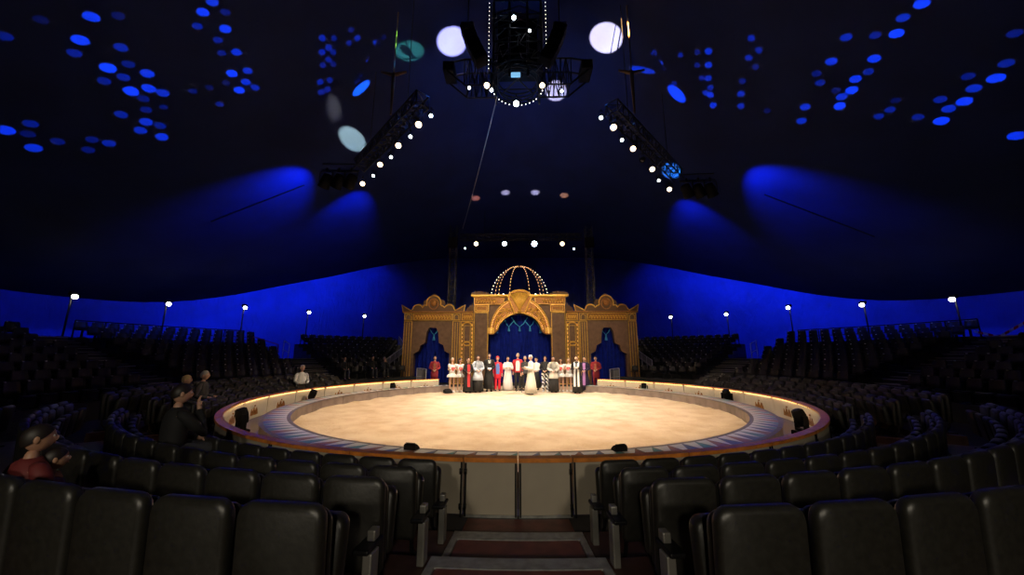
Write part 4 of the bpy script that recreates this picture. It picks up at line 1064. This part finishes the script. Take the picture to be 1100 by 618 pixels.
            for q in (-1, 1): mb.box((q * .03, -.135, 1.36), (.045, .02, .16), .004, Matrix.Rotation(q * .15, 3, 'Y'))
            obj('neck_bands', mb, mt, t, label=lab)
        elif k == 'paper': mb.box(((wr[-1] + wr[1]) / 2 + V((0, -.09, .02))), (.17, .13, .012), .003, Matrix.Rotation(.5, 3, 'X')); obj('papers', mb, mt, t, label=lab)
        elif k == 'collar': mb.loft([ell(z + dz, a, a, 0, -lean * .5, 20) for z, a in ((1.44, .10), (1.47, .085), (1.505, .07), (1.50, .06))]); obj('collar', mb, mt, t, label=lab)
        elif k == 'braid':
            for q in range(6): mb.box((0, -.142, 1.0 + .065 * q), (.16 - .0 * q, .012, .018), .004)
            mb.box((0, -.140, 1.17), (.022, .012, .40), .004); obj('braid', mb, mt, t, label=lab)
        elif k == 'band':                                    # wide coloured front panel
            mb.loft([[V((x, yy, z)) for x, yy in ((-.07, y_), (.07, y_), (.07, y_ + .02), (-.07, y_ + .02))] for z, y_ in ((arg.get('z', .3), -.235), (.7, -.20), (1.05, -.165), (1.3, -.15), (1.42, -.11))], 0, True, False); obj('front_panel', mb, mt, t, label=lab)
        elif k == 'shoes':
            for q in (-1, 1):
                a_, o_ = V((q * an[0], an[1], 0)), V((q * to[0], to[1], 0)); mb.loft([[p + V((wd * cos(2 * pi * j / 12), ln * sin(2 * pi * j / 12), z)) for j in range(12)] for z, wd, ln, p in ((.004, .048, .13, a_.lerp(o_, .5)), (.03, .05, .132, a_.lerp(o_, .5)), (.06, .044, .10, a_.lerp(o_, .38)), (.10, .047, .055, a_))])
            obj('shoes', mb, mt, t, label=lab)
    return t
FLOOR_Z = .05
def stand(px, py, **kw):                                   # feet at a picture point on the sand
    lab = kw.pop('label'); face = kw.pop('face', 0.)
    p = at_z(px, py, FLOOR_Z + .012); p.z = kw.pop('z', .062); return person(p, R(face), lab, **kw)
K, Wh = M_CLOTHK, M_WHITE
shK = ('shoes', K); shW = ('shoes', Wh)
usher = lambda: (('jacket', M_USHER, {'z': .62}), ('trousers', M_USHER), ('braid', M_BRAID, {'label': 'gold braided front'}), shK)
stand(466, 418.5, label='person in red braided uniform standing alone at the left end of the line', face=12, H=1.78, arms='clasp', clothes=usher(), hair=('short', M_HAIRD), z=.035, group='performers and clergy in the ring')
G = 'performers and clergy in the ring'
girl = lambda: (('bodice', Wh), ('heart', M_BRIGHT, {'label': 'red heart on the chest'}), ('tutu', M_WHITE), shW)
stand(485, 422, label='person in white tutu with red heart, left of the two beside the left curb end', face=30, H=1.68, arms='hold', clothes=girl(), hair=('bun', M_HAIRG), fem=True, group=G)
stand(493.5, 421.5, label='person with dark hair in white tutu beside the black robed one with red stole', face=22, H=1.66, arms='hold', clothes=girl(), hair=('long', M_HAIRD), fem=True, group=G, yaw=.5)
stand(502.5, 422, label='person in black robe with long red front stole', face=18, H=1.66, arms='clasp', clothes=(('robe', K, {'w': .28}), ('band', M_RED, {'label': 'red front band'}), shK), hair=('short', M_HAIRD), fem=True, group=G)
stand(513, 421.5, label='person in white surplice over black cassock, looking down', face=15, H=1.80, arms='clasp', clothes=(('robe', K, {'w': .31, 'd': .26, 'cuff': .05}), ('surplice', M_PALEB, {'z': .56, 'w': .30}), shK), hair=('short', M_HAIRD), pitch=.25, group=G)
stand(525, 420.5, label='tallest black gowned person with white neck bands and papers', face=12, H=1.90, arms='clasp', clothes=(('robe', K, {'z': .12, 'w': .27}), ('bands', Wh, {'label': 'white neck bands'}), ('paper', Wh), shK), hair=('short', M_HAIRD), pitch=.12, group=G)
stand(534.3, 420, label='person in bright red suit with blue vest and red hat', face=8, H=1.72, arms='down', clothes=(('jacket', M_BRIGHT, {'z': .62}), ('trousers', M_BRIGHT), ('front', M_BLUEV, {'w': .10, 'z': .86, 'label': 'blue vest'}), shK), hair=(('fluff', M_HAIRR), ('cap', M_RED)), group=G)
stand(545.5, 419.8, label='person in plain white robe with hands folded high', face=5, H=1.72, arms='hold', clothes=(('robe', Wh, {'z': .03, 'w': .29}), shW), hair=('short', M_HAIRD), group=G)
stand(556.3, 419.5, label='tall grey-haired person in red tailcoat, white shirt and black trousers', face=0, H=1.90, arms='down', clothes=(('jacket', M_RED, {'z': .84}), ('front', Wh, {'w': .10, 'z': .92, 'label': 'white shirt front'}), ('trousers', K), shK), hair=('short', M_HAIRG), group=G)
stand(570.5, 424, label='person in ivory robe and white skullcap turned sideways at the microphone', face=-72, H=1.80, arms='hold', clothes=(('robe', M_IVORY, {'z': .06, 'w': .30, 'd': .29}), shK), hair=(('bald', M_HAIRG), ('cap', Wh)), pitch=.15, group=G)
stand(564.2, 419.5, label='person in dark suit half hidden behind the ivory robed speaker', face=10, H=1.74, arms='down', clothes=(('jacket', M_DKGREY, {'z': .85}), ('trousers', K), shK), hair=('short', M_HAIRG), group=G)
stand(576.5, 419, label='person in white shirt and long black skirt behind the speaker', face=-25, H=1.68, arms='clasp', clothes=(('shirt', Wh), ('skirt', K, {'z': .12}), shK), hair=('bun', M_HAIRD), fem=True, group=G)
stand(586, 421, label='person in black top and black-and-white patterned trousers', face=-10, H=1.76, arms='clasp', clothes=(('jacket', K, {'z': .9}), ('trousers', M_STRIPE, {'label': 'black and white zebra patterned'}), shW), hair=('long', M_HAIRD), fem=True, group=G)
stand(595, 421.5, label='person in pale grey tunic over a black cassock', face=-8, H=1.74, arms='clasp', clothes=(('robe', K, {'w': .28, 'cuff': .05}), ('surplice', mat('pale_grey_cloth', (.62, .60, .55), .7), {'z': .66, 'w': .27}), shK), hair=('short', M_HAIRD), group=G)
stand(603, 421, label='person in white heart costume next to the pale tunic wearer', face=-12, H=1.66, arms='hold', clothes=girl(), hair=('long', M_HAIRD), fem=True, group=G)
stand(611.5, 421, label='blond person in white heart costume beside the black-gowned reader', face=-14, H=1.66, arms='hold', clothes=girl(), hair=('bun', M_HAIRB), fem=True, group=G)
stand(620.5, 422.5, label='person in black gown with white stole holding white papers', face=-18, H=1.76, arms='hold', clothes=(('robe', K, {'w': .27, 'cuff': .06}), ('stole', Wh, {'label': 'white stole'}), ('paper', Wh), shK), hair=('short', M_HAIRD), group=G)
stand(629, 420, label='person in dark gown with long purple stole', face=-25, H=1.72, arms='clasp', clothes=(('robe', mat('navy_gown', (.02, .015, .05), .8), {'w': .27}), ('band', M_PURP, {'label': 'purple stole'}), shK), hair=('short', M_HAIRD), fem=True, group=G)
stand(641, 418, label='person in red braided uniform standing alone at the right end of the line', face=-20, H=1.76, arms='clasp', clothes=usher(), hair=('short', M_HAIRD), z=.035, group=G)
# microphone stand
p = at_z(560.5, 421.5, .06); t = thing('microphone_stand', 'black tripod microphone stand in front of the ivory robed speaker', 'microphone stand', (p.x, p.y, .06))
m = MB(); m.cyl((0, 0, .25), (0, 0, 1.35), .012, n=8); obj('pole', m, M_BLACK, t)
for q in range(3): m = MB(); m.cyl((0, 0, .28), (.34 * cos(2.1 * q + .5), .34 * sin(2.1 * q + .5), .012), .012, n=6); obj('leg', m, M_BLACK, t)
m = MB(); m.cyl((0, 0, 1.35), (.18, -.05, 1.47), .009, n=6); obj('boom', m, M_BLACK, t)
m = MB(); m.cyl((.16, -.045, 1.455), (.27, -.075, 1.51), .014, .02, 8); m.sph((.285, -.08, 1.517), .027, 10, 8); obj('microphone', m, M_BLACKM, t)

# audience
def seated(key, **kw):
    lab = kw.pop('label'); p, a, ch = SEATS[key]; tw = kw.pop('turn', 0); q = P(sqrt(p.x**2 + p.y**2) - kw.pop('fwd', .34), a, p.z)
    c = [o for o in COL.objects if o.parent == ch and o.name.startswith('seat_cushion')][0]; c.location = (0, -.13, .47); c.rotation_euler = (-pi / 2, 0, 0)
    return person(q, R(a + 180 + tw), lab, sit=True, group='seated spectators', **kw)
def find(sd, k, px):                                       # seat of a row whose place in the photo is nearest to px
    return min((q for q in SEATS if q[0] == sd and q[1] == k), key=lambda q: abs((project(SEATS[q][0] + V((0, 0, 1))) or (9e9, 0))[0] - px))
findA = lambda sd, k, a: min((q for q in SEATS if q[0] == sd and q[1] == k), key=lambda q: abs(abs(SEATS[q][1]) - a))
su = lambda m1, m2=M_DKGREY: (('jacket', m1), ('trousers', m2), shK)
seated(findA('left', 3, 18.4), label='young seated spectator with yellow and red collar in the near stalls', H=1.07, arms='lap', skin=M_SKIN2, clothes=su(mat('dark_red_jersey', (.16, .02, .02), .7)) + (('collar', M_YEL, {'label': 'yellow collar'}),), yaw=-.2)
seated(findA('left', 3, 21.2), label='seated spectator in dark red jersey beside the yellow-collared one', fwd=.24, H=1.30, arms='lap', skin=M_SKIN2, clothes=su(mat('dark_red_jersey', (.16, .02, .02))), yaw=-.3)
seated(find('left', 1, 150), label='seated spectator in dark suit, chin on hand, near the left side aisle', H=1.80, arms=('chin', 'lap'), clothes=su(M_CLOTHK), yaw=-.1, pitch=.1)
seated(findA('lefts', 1, 65.5), label='blond seated spectator in dark coat near the left bend of the barrier', H=1.66, arms='lap', hair=('short', M_HAIRB), clothes=su(M_CLOTHK), fem=True)
seated(findA('lefts', 1, 71), label='grey-haired seated spectator beside the blond one, nearest the barrier bend', H=1.75, arms='half', hair=('short', M_HAIRG), clothes=su(M_DKGREY))
seated(find('lefts', 1, 313), label='seated spectator in white shirt behind the left barrier', H=1.80, arms='lap', hair=('short', M_HAIRG), clothes=(('shirt', Wh), ('trousers', K), shK), turn=-30)
def seated_bl(px, py, k, **kw):
    lab = kw.pop('label'); p = at_cyl(px, py, TR[k] + .3); a = math.degrees(atan2(p.x, -p.y)); q = P(TR[k] + .12, a, TZ[k] if k >= 0 else 0)
    return person(q, R(a + 180), lab, sit=True, group='seated spectators', **kw)
seated_bl(367, 404, 0, label='seated spectator in dark clothes at the foot of the left stairway', H=1.72, arms='lap', clothes=su(M_CLOTHK))
seated_bl(398, 401, 0, label='dark-clothed seated spectator, first of the pair left of the portal', H=1.78, arms='lap', hair=('short', M_HAIRD), clothes=su(M_CLOTHK))
seated_bl(411, 400, 0, label='seated spectator in grey top, second of the pair left of the portal', H=1.68, arms='chin', hair=('short', M_HAIRG), clothes=su(M_DKGREY), fem=True)

# ------------------------------------------------------------------ light
w = bpy.data.worlds.new('world'); SC.world = w; w.use_nodes = True; w.node_tree.nodes['Background'].inputs[0].default_value = (.1, .15, .4, 1); w.node_tree.nodes['Background'].inputs[1].default_value = 0.004
# key lamps over the ring
for sx in (-1, 1):
    spot('key_light', (sx * 3.6, -1.2, 9.2), (sx * .3, .8, 0), 3200, 93, (1, .74, .47), .55, .15)
    spot('key_light', (sx * 6.4, 2.0, 9.1), (sx * .2, 4.4, 0.4), 2600, 58, (1, .86, .66), .8, .15)
spot('key_light', (0, -.6, 11.2), (.6, 1.0, 0), 4600, 58, (1, .96, .90), 1, .2)
# front light on portal and performers
for sx in (-1, 1):
    spot('front_light', (sx * 2.6, -3.2, 9.0), (sx * 1.2, 6.4, 1.0), 620, 30, (1, .92, .84), .8, .15)
    spot('portal_light', (sx * 3.0, -3.0, 9.0), (sx * 3.0, 11.4, 4.0), 3400, 42, (1, .74, .46), .7, .15)
# rear house lamps behind the camera light aisle, seats and gate
for x in (-2.2, 2.2): spot('house_light', (x, -21, 5.2), (x * .3, -8.5, .4), 950, 66, (1, .88, .68), 1, .3)
# added blue fill below the rig imitates lamp bounce on the roof
spot('roof_bounce_fill', (0, .5, 9.5), (0, 4.0, 16), 420, 130, (.10, .40, 1), 1, .5)

# blue beams grazing the canvas
def beam(apex, toward, power, ang, off=1.35, back=1.1, col=(.01, .06, 1)):
    A, B = at_roof(*apex), at_roof(*toward); d = (B - A).normalized(); n = roof_n(A); loc = A - n * off - d * back
    tgt = A.lerp(B, .45) ; spot('beam_light', loc, tgt, power, ang, col, .9, .05); return loc
beam((327, 182), (238, 262), 3200, 70)
beam((387, 203), (338, 285), 2600, 68)
beam((808, 182), (905, 252), 2600, 68)
beam((736, 213), (783, 285), 2200, 68)
# floods hidden behind the roof hem wash the side wall
for sgn in (-1, 1):
    b = 34
    while b < 100:
        pw = 700 if 38 < b < 62 else (420 if b < 40 else 330)
        if b > 68: pw = 110
        a = R(sgn * b); h = eaves(b); spot('wall_wash', (23.0 * sin(a), 23.0 * cos(a), h + .9), (25.6 * sin(a), 25.6 * cos(a), h - 1.9), pw * .38, 140, (.01, .06, 1), .8, .3); b += 4
# discs of light thrown by the floor lamps onto the roof
def disc(px, py, ang, power, col, src, blend=.12):
    A = at_roof(px, py); spot('disc_light', src, A, power, ang, col, blend, .02); return A
HL = deck(-58) + V((0, 0, 1.0)); HR = deck(58) + V((0, 0, 1.0)); HR3 = deck(96) + V((0, 0, 1.0)); HL2 = P(7.4, -24, 1.0); HR2 = P(7.4, 24, 1.0)
disc(543, 207, 13, 9000, (.9, .6, .3), (-.5, 11.2, 10.2), 1)
disc(575, 207, 13, 9000, (.9, .6, .3), (.8, 11.2, 10.2), 1)

disc(511, 213, 13, 7000, (1, .22, .05), (-2.0, 11.2, 10.2), 1)
disc(606, 210, 13, 7000, (1, .32, .06), (2.3, 11.2, 10.2), 1)

# gobo lamps
def gobo_light(name, src, aim, power, ang, col, build):
    o = spot(name, src, aim, power, ang, col, .05, .01); l = o.data; l.use_nodes = True; nt = l.node_tree; em = nt.nodes['Emission']
    tc = nt.nodes.new('ShaderNodeTexCoord'); sp = nt.nodes.new('ShaderNodeSeparateXYZ'); nt.links.new(tc.outputs['Normal'], sp.inputs[0])
    def math_(op, a, b=None, c=None):
        n = nt.nodes.new('ShaderNodeMath'); n.operation = op
        for i, v in enumerate((a, b, c)):
            if v is None: continue
            if isinstance(v, (int, float)): n.inputs[i].default_value = v
            else: nt.links.new(v, n.inputs[i])
        return n.outputs[0]
    z = math_('ABSOLUTE', sp.outputs['Z']); u = math_('DIVIDE', sp.outputs['X'], z); v = math_('DIVIDE', sp.outputs['Y'], z)
    Mi = (o.rotation_euler.to_matrix()).transposed()
    def uv(p):
        q = Mi @ (V(p) - V(src)); return q.x / -q.z, q.y / -q.z
    nt.links.new(build(math_, u, v, uv), em.inputs['Strength']); return o
def dots_light(src, dots, power, size, col=(.02, .16, 1)):
    pts = [(at_roof(x, y), s) for x, y, s in dots]; c = sum((p for p, s in pts), V((0, 0, 0))) / len(pts)
    amax = max((p - V(src)).angle(c - V(src)) for p, s in pts); ang = min(170, 2 * math.degrees(amax) + 8)
    def build(mt, u, v, uv):
        tot = None
        for p, s in pts:
            a, b = uv(p); d2 = mt('ADD', mt('POWER', mt('SUBTRACT', u, a), 2.0), mt('POWER', mt('SUBTRACT', v, b), 2.0))
            rr = size * (.75 + .3 * s); on = mt('MULTIPLY', mt('LESS_THAN', d2, rr * rr), s ** 1.7)
            tot = on if tot is None else mt('ADD', tot, on)
        return tot
    gobo_light('gobo_light', src, c, power, ang, col, build)
DL1 = [(98, 18, .8), (127, 17, .2), (86, 43, .9), (80, 57, .35), (130, 51, .45), (116, 73, 1), (138, 69, .3), (158, 79, .7), (112, 87, .35), (133, 83, .4), (141, 98, 1), (160, 95, .8), (175, 100, .6), (154, 106, .3), (157, 118, .3), (130, 123, .45), (157, 131, .7), (172, 135, .4), (151, 140, .6), (174, 147, .8), (6, 140, .9), (33, 133, .4), (30, 144, .25), (36, 159, .8), (62, 152, .3), (99, 150, .3), (117, 154, .5), (95, 161, .3), (5, 39, .3), (44, 21, .15)]
DL2 = [(228, 2, .8), (218, 13, .9), (242, 13, .3), (212, 28, .4), (242, 31, .9), (234, 43, .35), (254, 56, .65), (238, 57, .3), (249, 79, 1), (266, 76, .6), (264, 88, .7), (257, 97, 1), (274, 94, .5), (207, 98, .25), (225, 94, .2), (243, 89, .2), (236, 112, .35), (176, 115, .25)]
DL3 = [(346, 41, .7), (359, 41, .5), (353, 51, .7), (346, 56, .7), (358, 56, .5), (353, 64, .6), (347, 70, .5), (358, 69, .4), (344, 88, .7), (354, 86, .6), (345, 99, .6), (352, 96, .6), (375, 46, .5), (384, 41, .7), (404, 46, .9), (400, 56, .5), (412, 40, .3), (396, 62, .8), (395, 67, .7), (389, 80, .7), (384, 88, .8), (377, 32, .4)]
def refl(l): return [(1112 - x, y + 1, s) for x, y, s in l]
DR1 = [(990, 4, 1), (970, 19, .6), (963, 36, 1), (939, 63, .8), (909, 40, .5), (940, 38, .35), (893, 66, .7), (933, 77, .4), (919, 85, .8), (915, 97, 1), (904, 104, .7), (898, 97, .25), (902, 114, 1), (877, 79, .3), (881, 89, .4), (865, 115, .7), (861, 130, .7), (944, 125, .4), (956, 118, .4), (962, 108, .2)]
DR2 = [(1070, 84, .9), (1046, 95, .6), (1081, 68, .4), (1036, 109, .9), (1010, 107, .4), (1019, 117, .6), (1011, 130, 1), (986, 126, .35), (1092, 146, .9), (1040, 82, .3), (1090, 36, .3)]
DR3 = [(807, 41, .6), (815, 54, .5), (804, 62, .6), (812, 72, .4), (798, 87, .5), (796, 101, .8), (796, 114, .7), (824, 119, .3), (761, 55, .9), (761, 70, .9), (761, 84, .8), (763, 94, .6), (763, 102, .9), (766, 113, .9), (709, 68, .9), (703, 57, .9), (731, 59, .5), (749, 56, .4), (715, 76, .8), (724, 90, .7), (749, 70, .4), (754, 84, .5), (758, 100, .7)]
dots_light(HL, DL1, 48000, .0165)
dots_light(HL, DL2, 48000, .0135)
dots_light(HR2, DL3, 60000, .0078)
dots_light(HR, DR1, 48000, .0145)
dots_light(HR, DR2, 48000, .0155)
dots_light(HL2, DR3, 75000, .0078)
def frame_of(px, py, mt, u, v, uv):                        # roof-plane axes for a gobo centred on a roof point
    a, b = uv(at_roof(px, py)); ax, ay = uv(at_roof(px + 4, py)); bx, by = uv(at_roof(px, py - 4)); ax, ay, bx, by = (ax - a) / 4, (ay - b) / 4, (bx - a) / 4, (by - b) / 4
    det = ax * by - bx * ay; du = mt('SUBTRACT', u, a); dv = mt('SUBTRACT', v, b)
    X = mt('ADD', mt('MULTIPLY', du, by / det), mt('MULTIPLY', dv, -bx / det)); Y = mt('ADD', mt('MULTIPLY', du, -ay / det), mt('MULTIPLY', dv, ax / det))
    def q(cx, cy, rx, ry, rot=0):
        c, s = cos(rot), sin(rot); x0, y0 = mt('SUBTRACT', X, cx), mt('SUBTRACT', Y, cy)
        p = mt('ADD', mt('MULTIPLY', x0, c), mt('MULTIPLY', y0, s)); r = mt('ADD', mt('MULTIPLY', x0, -s), mt('MULTIPLY', y0, c))
        return mt('ADD', mt('POWER', mt('DIVIDE', p, rx), 2.0), mt('POWER', mt('DIVIDE', r, ry), 2.0))
    return q
def oval(px, py, rx, ry, rot, power, col, src, soft=.3, ang=16):
    def build(mt, u, v, uv):
        d = frame_of(px, py, mt, u, v, uv)(0, 0, rx, ry, R(rot))
        e = mt('DIVIDE', mt('SUBTRACT', 1.0, d), soft); e = mt('MAXIMUM', mt('MINIMUM', e, 1.0), 0.0); return e
    gobo_light('gobo_light', src, at_roof(px, py), power, ang, col, build)
oval(486, 45, 17.5, 17, 0, 1500000, (1, .60, .36), (-2.2, -15.5, 3.2), .3)
oval(651, 41, 18.5, 17.5, 0, 2000000, (1, .55, .20), (2.6, -15.5, 3.2), .2)
oval(597, 98, 12, 12, 0, 420000, (1, .62, .26), HR3, .3)
oval(379, 150, 18, 11.5, -42, 520000, (.55, .55, .16), HR, .35)
oval(358, 116, 10, 17, 10, 40000, (.9, .6, .2), HR, .8)
oval(388, 95, 12.5, 4.6, 42, 150000, (.03, .34, 1), HL, .3)
oval(727, 101, 13, 6, -45, 110000, (.03, .18, 1), HR, .3)
oval(690, 75, 15, 3.6, -12, 60000, (.03, .18, 1), HL, .3)
oval(721, 184, 11, 9, -20, 60000, (.1, .8, 1), (5.8, 4.6, 1.1), .3)
def bird(mt, u, v, uv):
    q = frame_of(440, 55, mt, u, v, uv)
    el = lambda *a: mt('LESS_THAN', q(*a), 1.0)
    dark = mt('MAXIMUM', el(-3, 0, 7.5, 4.0, -.6), el(-7, 4.2, 3.2, 3.0)); dark = mt('MAXIMUM', dark, el(3, -5.5, 5, 1.6, -.8)); dark = mt('MAXIMUM', dark, el(0, -8.2, 13, .9, .08)); dark = mt('MAXIMUM', dark, el(9, -6, 4, .7, .7)); dark = mt('MAXIMUM', dark, el(-10, 3.6, 1.5, .7, .2))
    e = mt('MAXIMUM', mt('MINIMUM', mt('DIVIDE', mt('SUBTRACT', 1.0, q(0, 0, 16.5, 12)), .35), 1.0), 0.0)
    return mt('MULTIPLY', e, mt('SUBTRACT', 1.0, mt('MULTIPLY', dark, .93)))
gobo_light('gobo_light', (-3.0, -15.5, 3.2), at_roof(440, 55), 150000, 16, (.22, 1, .24), bird)

SC.view_settings.view_transform = 'Standard'; SC.view_settings.look = 'None'; SC.view_settings.exposure = 0; SC.view_settings.gamma = 1
SC.view_settings.use_curve_mapping = False
SC.cycles.use_denoising = True; SC.cycles.sample_clamp_indirect = 6; SC.cycles.max_bounces = 6
